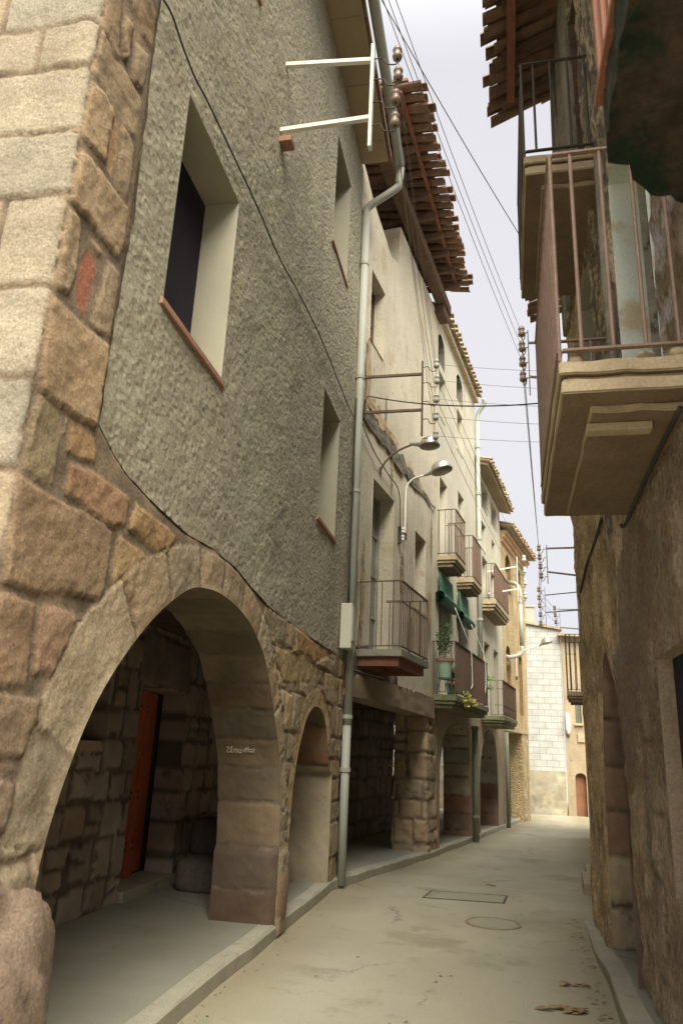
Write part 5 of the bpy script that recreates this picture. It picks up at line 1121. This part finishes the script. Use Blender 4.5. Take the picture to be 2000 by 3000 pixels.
blind('reed_blind', 'green reed blind with rolled end, the farther one under the second small balcony', 7.5, 8.7, 5.22, 4.62, .09)
wire('blind_cord', 'pale cord from the nearer reed blind tied to the long balcony rail', smooth_curve([L(6.1, 4.55, .25), L(6.3, 4.1, .4), L(6.5, 3.75, .5), L(6.52, 3.4, .52), L(6.5, 3.0, .53), L(6.4, 2.9, .52)], 5), .01, 'cord', M['white_steel'])
wire('blind_cord', 'pale cord from the farther reed blind tied to the long balcony rail', smooth_curve([L(8.0, 4.5, .25), L(8.2, 4.1, .4), L(8.3, 3.75, .5), L(8.3, 3.3, .52), L(8.2, 2.95, .52)], 5), .01, 'cord', M['white_steel'])
def leaves(m, c, spread, n, size, seed):
    rr = random.Random(seed)
    for _ in range(n):
        u = [rr.gauss(0, 1) for _ in range(3)]; l = math.sqrt(sum(q*q for q in u)) or 1; rad = rr.random()**.5
        p = Vector((c[0]+u[0]/l*rad*spread[0], c[1]+u[1]/l*rad*spread[1], c[2]+u[2]/l*rad*spread[2]))
        a_ = Vector((rr.gauss(0, 1), rr.gauss(0, 1), rr.gauss(0, .6))).normalized(); b_ = a_.orthogonal().normalized(); s_ = size*rr.uniform(.6, 1.3)
        m.add([p-a_*s_, p+b_*s_*.45, p+a_*s_, p-b_*s_*.45], [(0, 1, 2, 3)])
ps, pz_ = L.px(1304, 1962, .25)
def pot(label, c, r, h, mat, lh, n, seed, stool=None):
    e = empty('potted_plant', c, label, 'potted plant')
    MB().lathe(c, (0, 0, 1), [(.001, 0), (r*.72, 0), (r*.95, h*.85), (r*1.08, h*.85), (r*1.08, h), (r*.9, h), (r*.85, h*.9), (.001, h*.9)], 20).build('pot', mat, e, smooth=False)
    MB().lathe(c, (0, 0, 1), [(r*1.02, h*.86), (r*1.1, h*.86), (r*1.1, h*1.01), (r*1.02, h*1.01)], 20).build('rim', M['terracotta'], e)
    C_ = Vector(c); MB().tube([C_+Vector((0, 0, h*.9)), C_+Vector((.01, 0, h+lh*.5)), C_+Vector((-.01, 0, h+lh))], [.012, .01, .005], 6).build('stem', M['timber'], e)
    m = MB()
    leaves(m, (c[0], c[1], c[2]+h+lh*.55), (r*1.1, r*1.1, lh*.55), n, .035, seed); m.build('foliage', M['leaf'], e)
    return e
zb_ = 2.7
pot('tall leafy shrub in a pale green pot with terracotta rim on the long balcony', L(ps, zb_+.3, .24), .16, .36, M['greenpot'], .68, 330, 3)
sq = empty('plant_stool', L(ps, zb_, .24), 'green three-legged stool carrying the pale green pot', 'stool')
for t in range(3):
    aa = t*2*PI/3+.4; MB().tube([L(ps+.09*math.cos(aa), zb_+.29, .24+.09*math.sin(aa)), L(ps+.16*math.cos(aa), zb_, .24+.16*math.sin(aa))], .013, 6).build('leg', M['shutter_green'], sq)
MB().lathe(L(ps, zb_+.27, .24), (0, 0, 1), [(.001, 0), (.13, 0), (.13, .03), (.001, .03)], 16).build('seat', M['shutter_green'], sq)
pot('low leafy plant in a green pot behind the iron bars beside the tall shrub', L(ps+.55, zb_, .27), .13, .24, M['shutter_green'], .3, 240, 5)
fl_ = empty('trailing_flower', L(6.3, 2.7, .5), 'yellow flowering plant trailing over the mossy edge of the long balcony', 'flowering plant')
m = MB(); m2 = MB()
for i, (u, v) in enumerate(((1362, 2030), (1370, 2040), (1385, 2052), (1392, 2066), (1360, 2055), (1366, 2068), (1378, 2050))):
    s_, z_ = L.px(u, v, .52); q_ = MB(); leaves(q_, L(s_, z_, .52), (.07, .07, .05), 26, .03, i); q_.build('blossom', M['petal'], fl_); leaves(m2, L(s_, z_+.02, .5), (.09, .09, .07), 22, .03, i+30)
m2.build('foliage', M['leaf'], fl_)
m = MB(); 
for i, (u, v) in enumerate(((1427, 1988), (1434, 1985), (1431, 2015))):
    s_, z_ = L.px(u, v, .52); leaves(m, L(s_, z_, .52), (.12, .12, .06), 40, .035, i+60)
tag(m.build('creeper', M['lightleaf'], None), 'bright green creeper poking through the far end of the long balcony rail', 'plant')
tp = empty('yellow_tape', L(4.68, 1.5, -.5), 'scrap of yellow tape stuck on the rough stone pillar', 'tape')
m = MB(); zt = 1.35
m.tube([L(4.64, 1.36, -.7), L(4.635, 1.33, -.6), L(4.635, 1.37, -.52), L(4.635, 1.42, -.45), L(4.635, 1.28, -.38)], [.02, .012, .02, .018, .008], 5); m.build('strip', M['yellow'], tp)
# chalk scrawl on the reveal of the big arch pier
def chalk(u, v):
    p = ony(u, v, 6.9); s_ = np.interp(p[2], [.0, .52, 1.02, 1.49, 1.88], [7.04, 7.04, 7.0, 6.86, 6.58]); p = ony(u, v, s_-.024); return p
strokes = [[(664,2191),(668,2188),(672,2191),(668,2196),(664,2200),(668,2204),(674,2202)], [(676,2187),(676,2204)], [(680,2186),(679,2205),(684,2204)], [(684,2197),(689,2193),(691,2197),(685,2200),(690,2204)],
           [(692,2194),(698,2202),(702,2207)], [(700,2194),(692,2206)], [(703,2198),(708,2195),(707,2200),(703,2204),(709,2205)], [(712,2199),(717,2196),(716,2202),(712,2203)], [(720,2190),(722,2204)], [(716,2195),(728,2194)], [(727,2188),(728,2203)],
           [(731,2197),(736,2195),(740,2196)], [(732,2202),(738,2203),(745,2203)], [(741,2199),(746,2197),(744,2193)]]
m = MB()
for st_ in strokes: m.tube([chalk(*p) for p in st_], .0045, 5)
tag(m.build('chalk_scrawl', M['chalk'], None), 'pale chalk scrawl of joined letters written on the near arch pier', 'graffiti')
# street furniture in the ground
mc = empty('manhole_cover', (0, 8.48, .004), 'round reddish manhole cover set in the middle of the street', 'manhole cover')
zc = zroad(0, 8.48)+.006
M['coverround'] = pbr('round_cover_concrete', (.33,.305,.225), (.29,.265,.195), 3, bump=.2, bscale=40, fine=.15)
MB().lathe((0, 8.48, zc), (0, 0, 1), [(.001, .002), (.245, .002), (.245, -.03)], 40).build('lid', M['coverround'], mc)
MB().lathe((0, 8.48, zc), (0, 0, 1), [(.252, -.03), (.252, .004), (.278, .004), (.278, -.03)], 40).build('ring', M['brown_plaster'], mc)
uc = empty('utility_cover', (-.3, 9.95, 0), 'rectangular concrete access cover with dark corners farther up the street', 'access cover')
zc = zroad(-.3, 9.95)+.008; m = MB()
qx = [(-.79, 9.6), (.12, 9.66), (.17, 10.32), (-.74, 10.26)]
m.box8([(x, y, zroad(x, y)-.05) for x, y in qx]+[(x, y, zroad(x, y)+.006) for x, y in qx]); m.build('lid', M['concrete'], uc)
m = MB()
for a_, b_, w__ in ((qx[1], qx[2], .011), (qx[2], qx[3], .004), (qx[3], qx[0], .009), (qx[0], qx[1], .003)):
    A_, B_ = Vector((*a_, zroad(*a_)+.0085)), Vector((*b_, zroad(*b_)+.0085)); d_ = (B_-A_).normalized(); n_ = Vector((-d_.y, d_.x, 0))*w__
    m.box8([A_-n_-Vector((0,0,.03)), B_-n_-Vector((0,0,.03)), B_+n_-Vector((0,0,.03)), A_+n_-Vector((0,0,.03)), A_-n_, B_-n_, B_+n_, A_+n_])
m.build('joint', M['iron'], uc)
for i, (x, y, s_, lb) in enumerate(((.43, 5.88, .13, 'crumpled dead leaves lying in the foreground of the street'), (.6, 6.5, .09, 'curled brown leaf beside the right kerb'), (-.05, 11.2, .07, 'dark dead leaf in the middle of the road beyond the covers'))):
    m = MB(); rr = random.Random(i)
    for j in range(9 if i == 0 else 4):
        aa = rr.uniform(-.6, .6); c = Vector((x+rr.uniform(-s_, s_), y+rr.uniform(-s_, s_)*.5, zroad(x, y)+.012)); d_ = Vector((math.cos(aa), math.sin(aa), rr.uniform(-.1, .15)))*s_*.55; n_ = Vector((-d_.y, d_.x, 0))*.35; up = Vector((0, 0, .015))
        m.add([c-d_, c-d_*.3+n_+up, c+d_*.5+n_*.8, c+d_, c+d_*.4-n_+up, c-d_*.4-n_*.7], [(0, 1, 2, 3, 4, 5)])
    tag(m.build('dead_leaf', M['deadleaf'], None), lb, 'dead leaf')
m = MB(); rr = random.Random(5)
for i in range(420):
    if i < 260: y = rr.uniform(3.8, 9.2); x = .6+.032*y-abs(rr.gauss(0, .07))-.02
    elif i < 340: y = rr.uniform(4, 14); x = -1.85+(max(0, y-9.6)*.16)+abs(rr.gauss(0, .08))+.02
    else: y = rr.uniform(4, 18); x = rr.uniform(-1.3, .9)+(y > 10)*.3
    s_ = rr.uniform(.006, .02); aa = rr.uniform(0, 6.28); c = Vector((x, y, zroad(x, y)+.006)); d_ = Vector((math.cos(aa), math.sin(aa), .1))*s_; n_ = Vector((-d_.y, d_.x, .002))*.6
    m.add([c-d_, c+n_, c+d_, c-n_], [(0, 1, 2, 3)])
tag(m.build('leaf_litter', M['deadleaf'], None), 'small brown leaf fragments blown along the kerbs', 'leaf litter', kind='stuff')
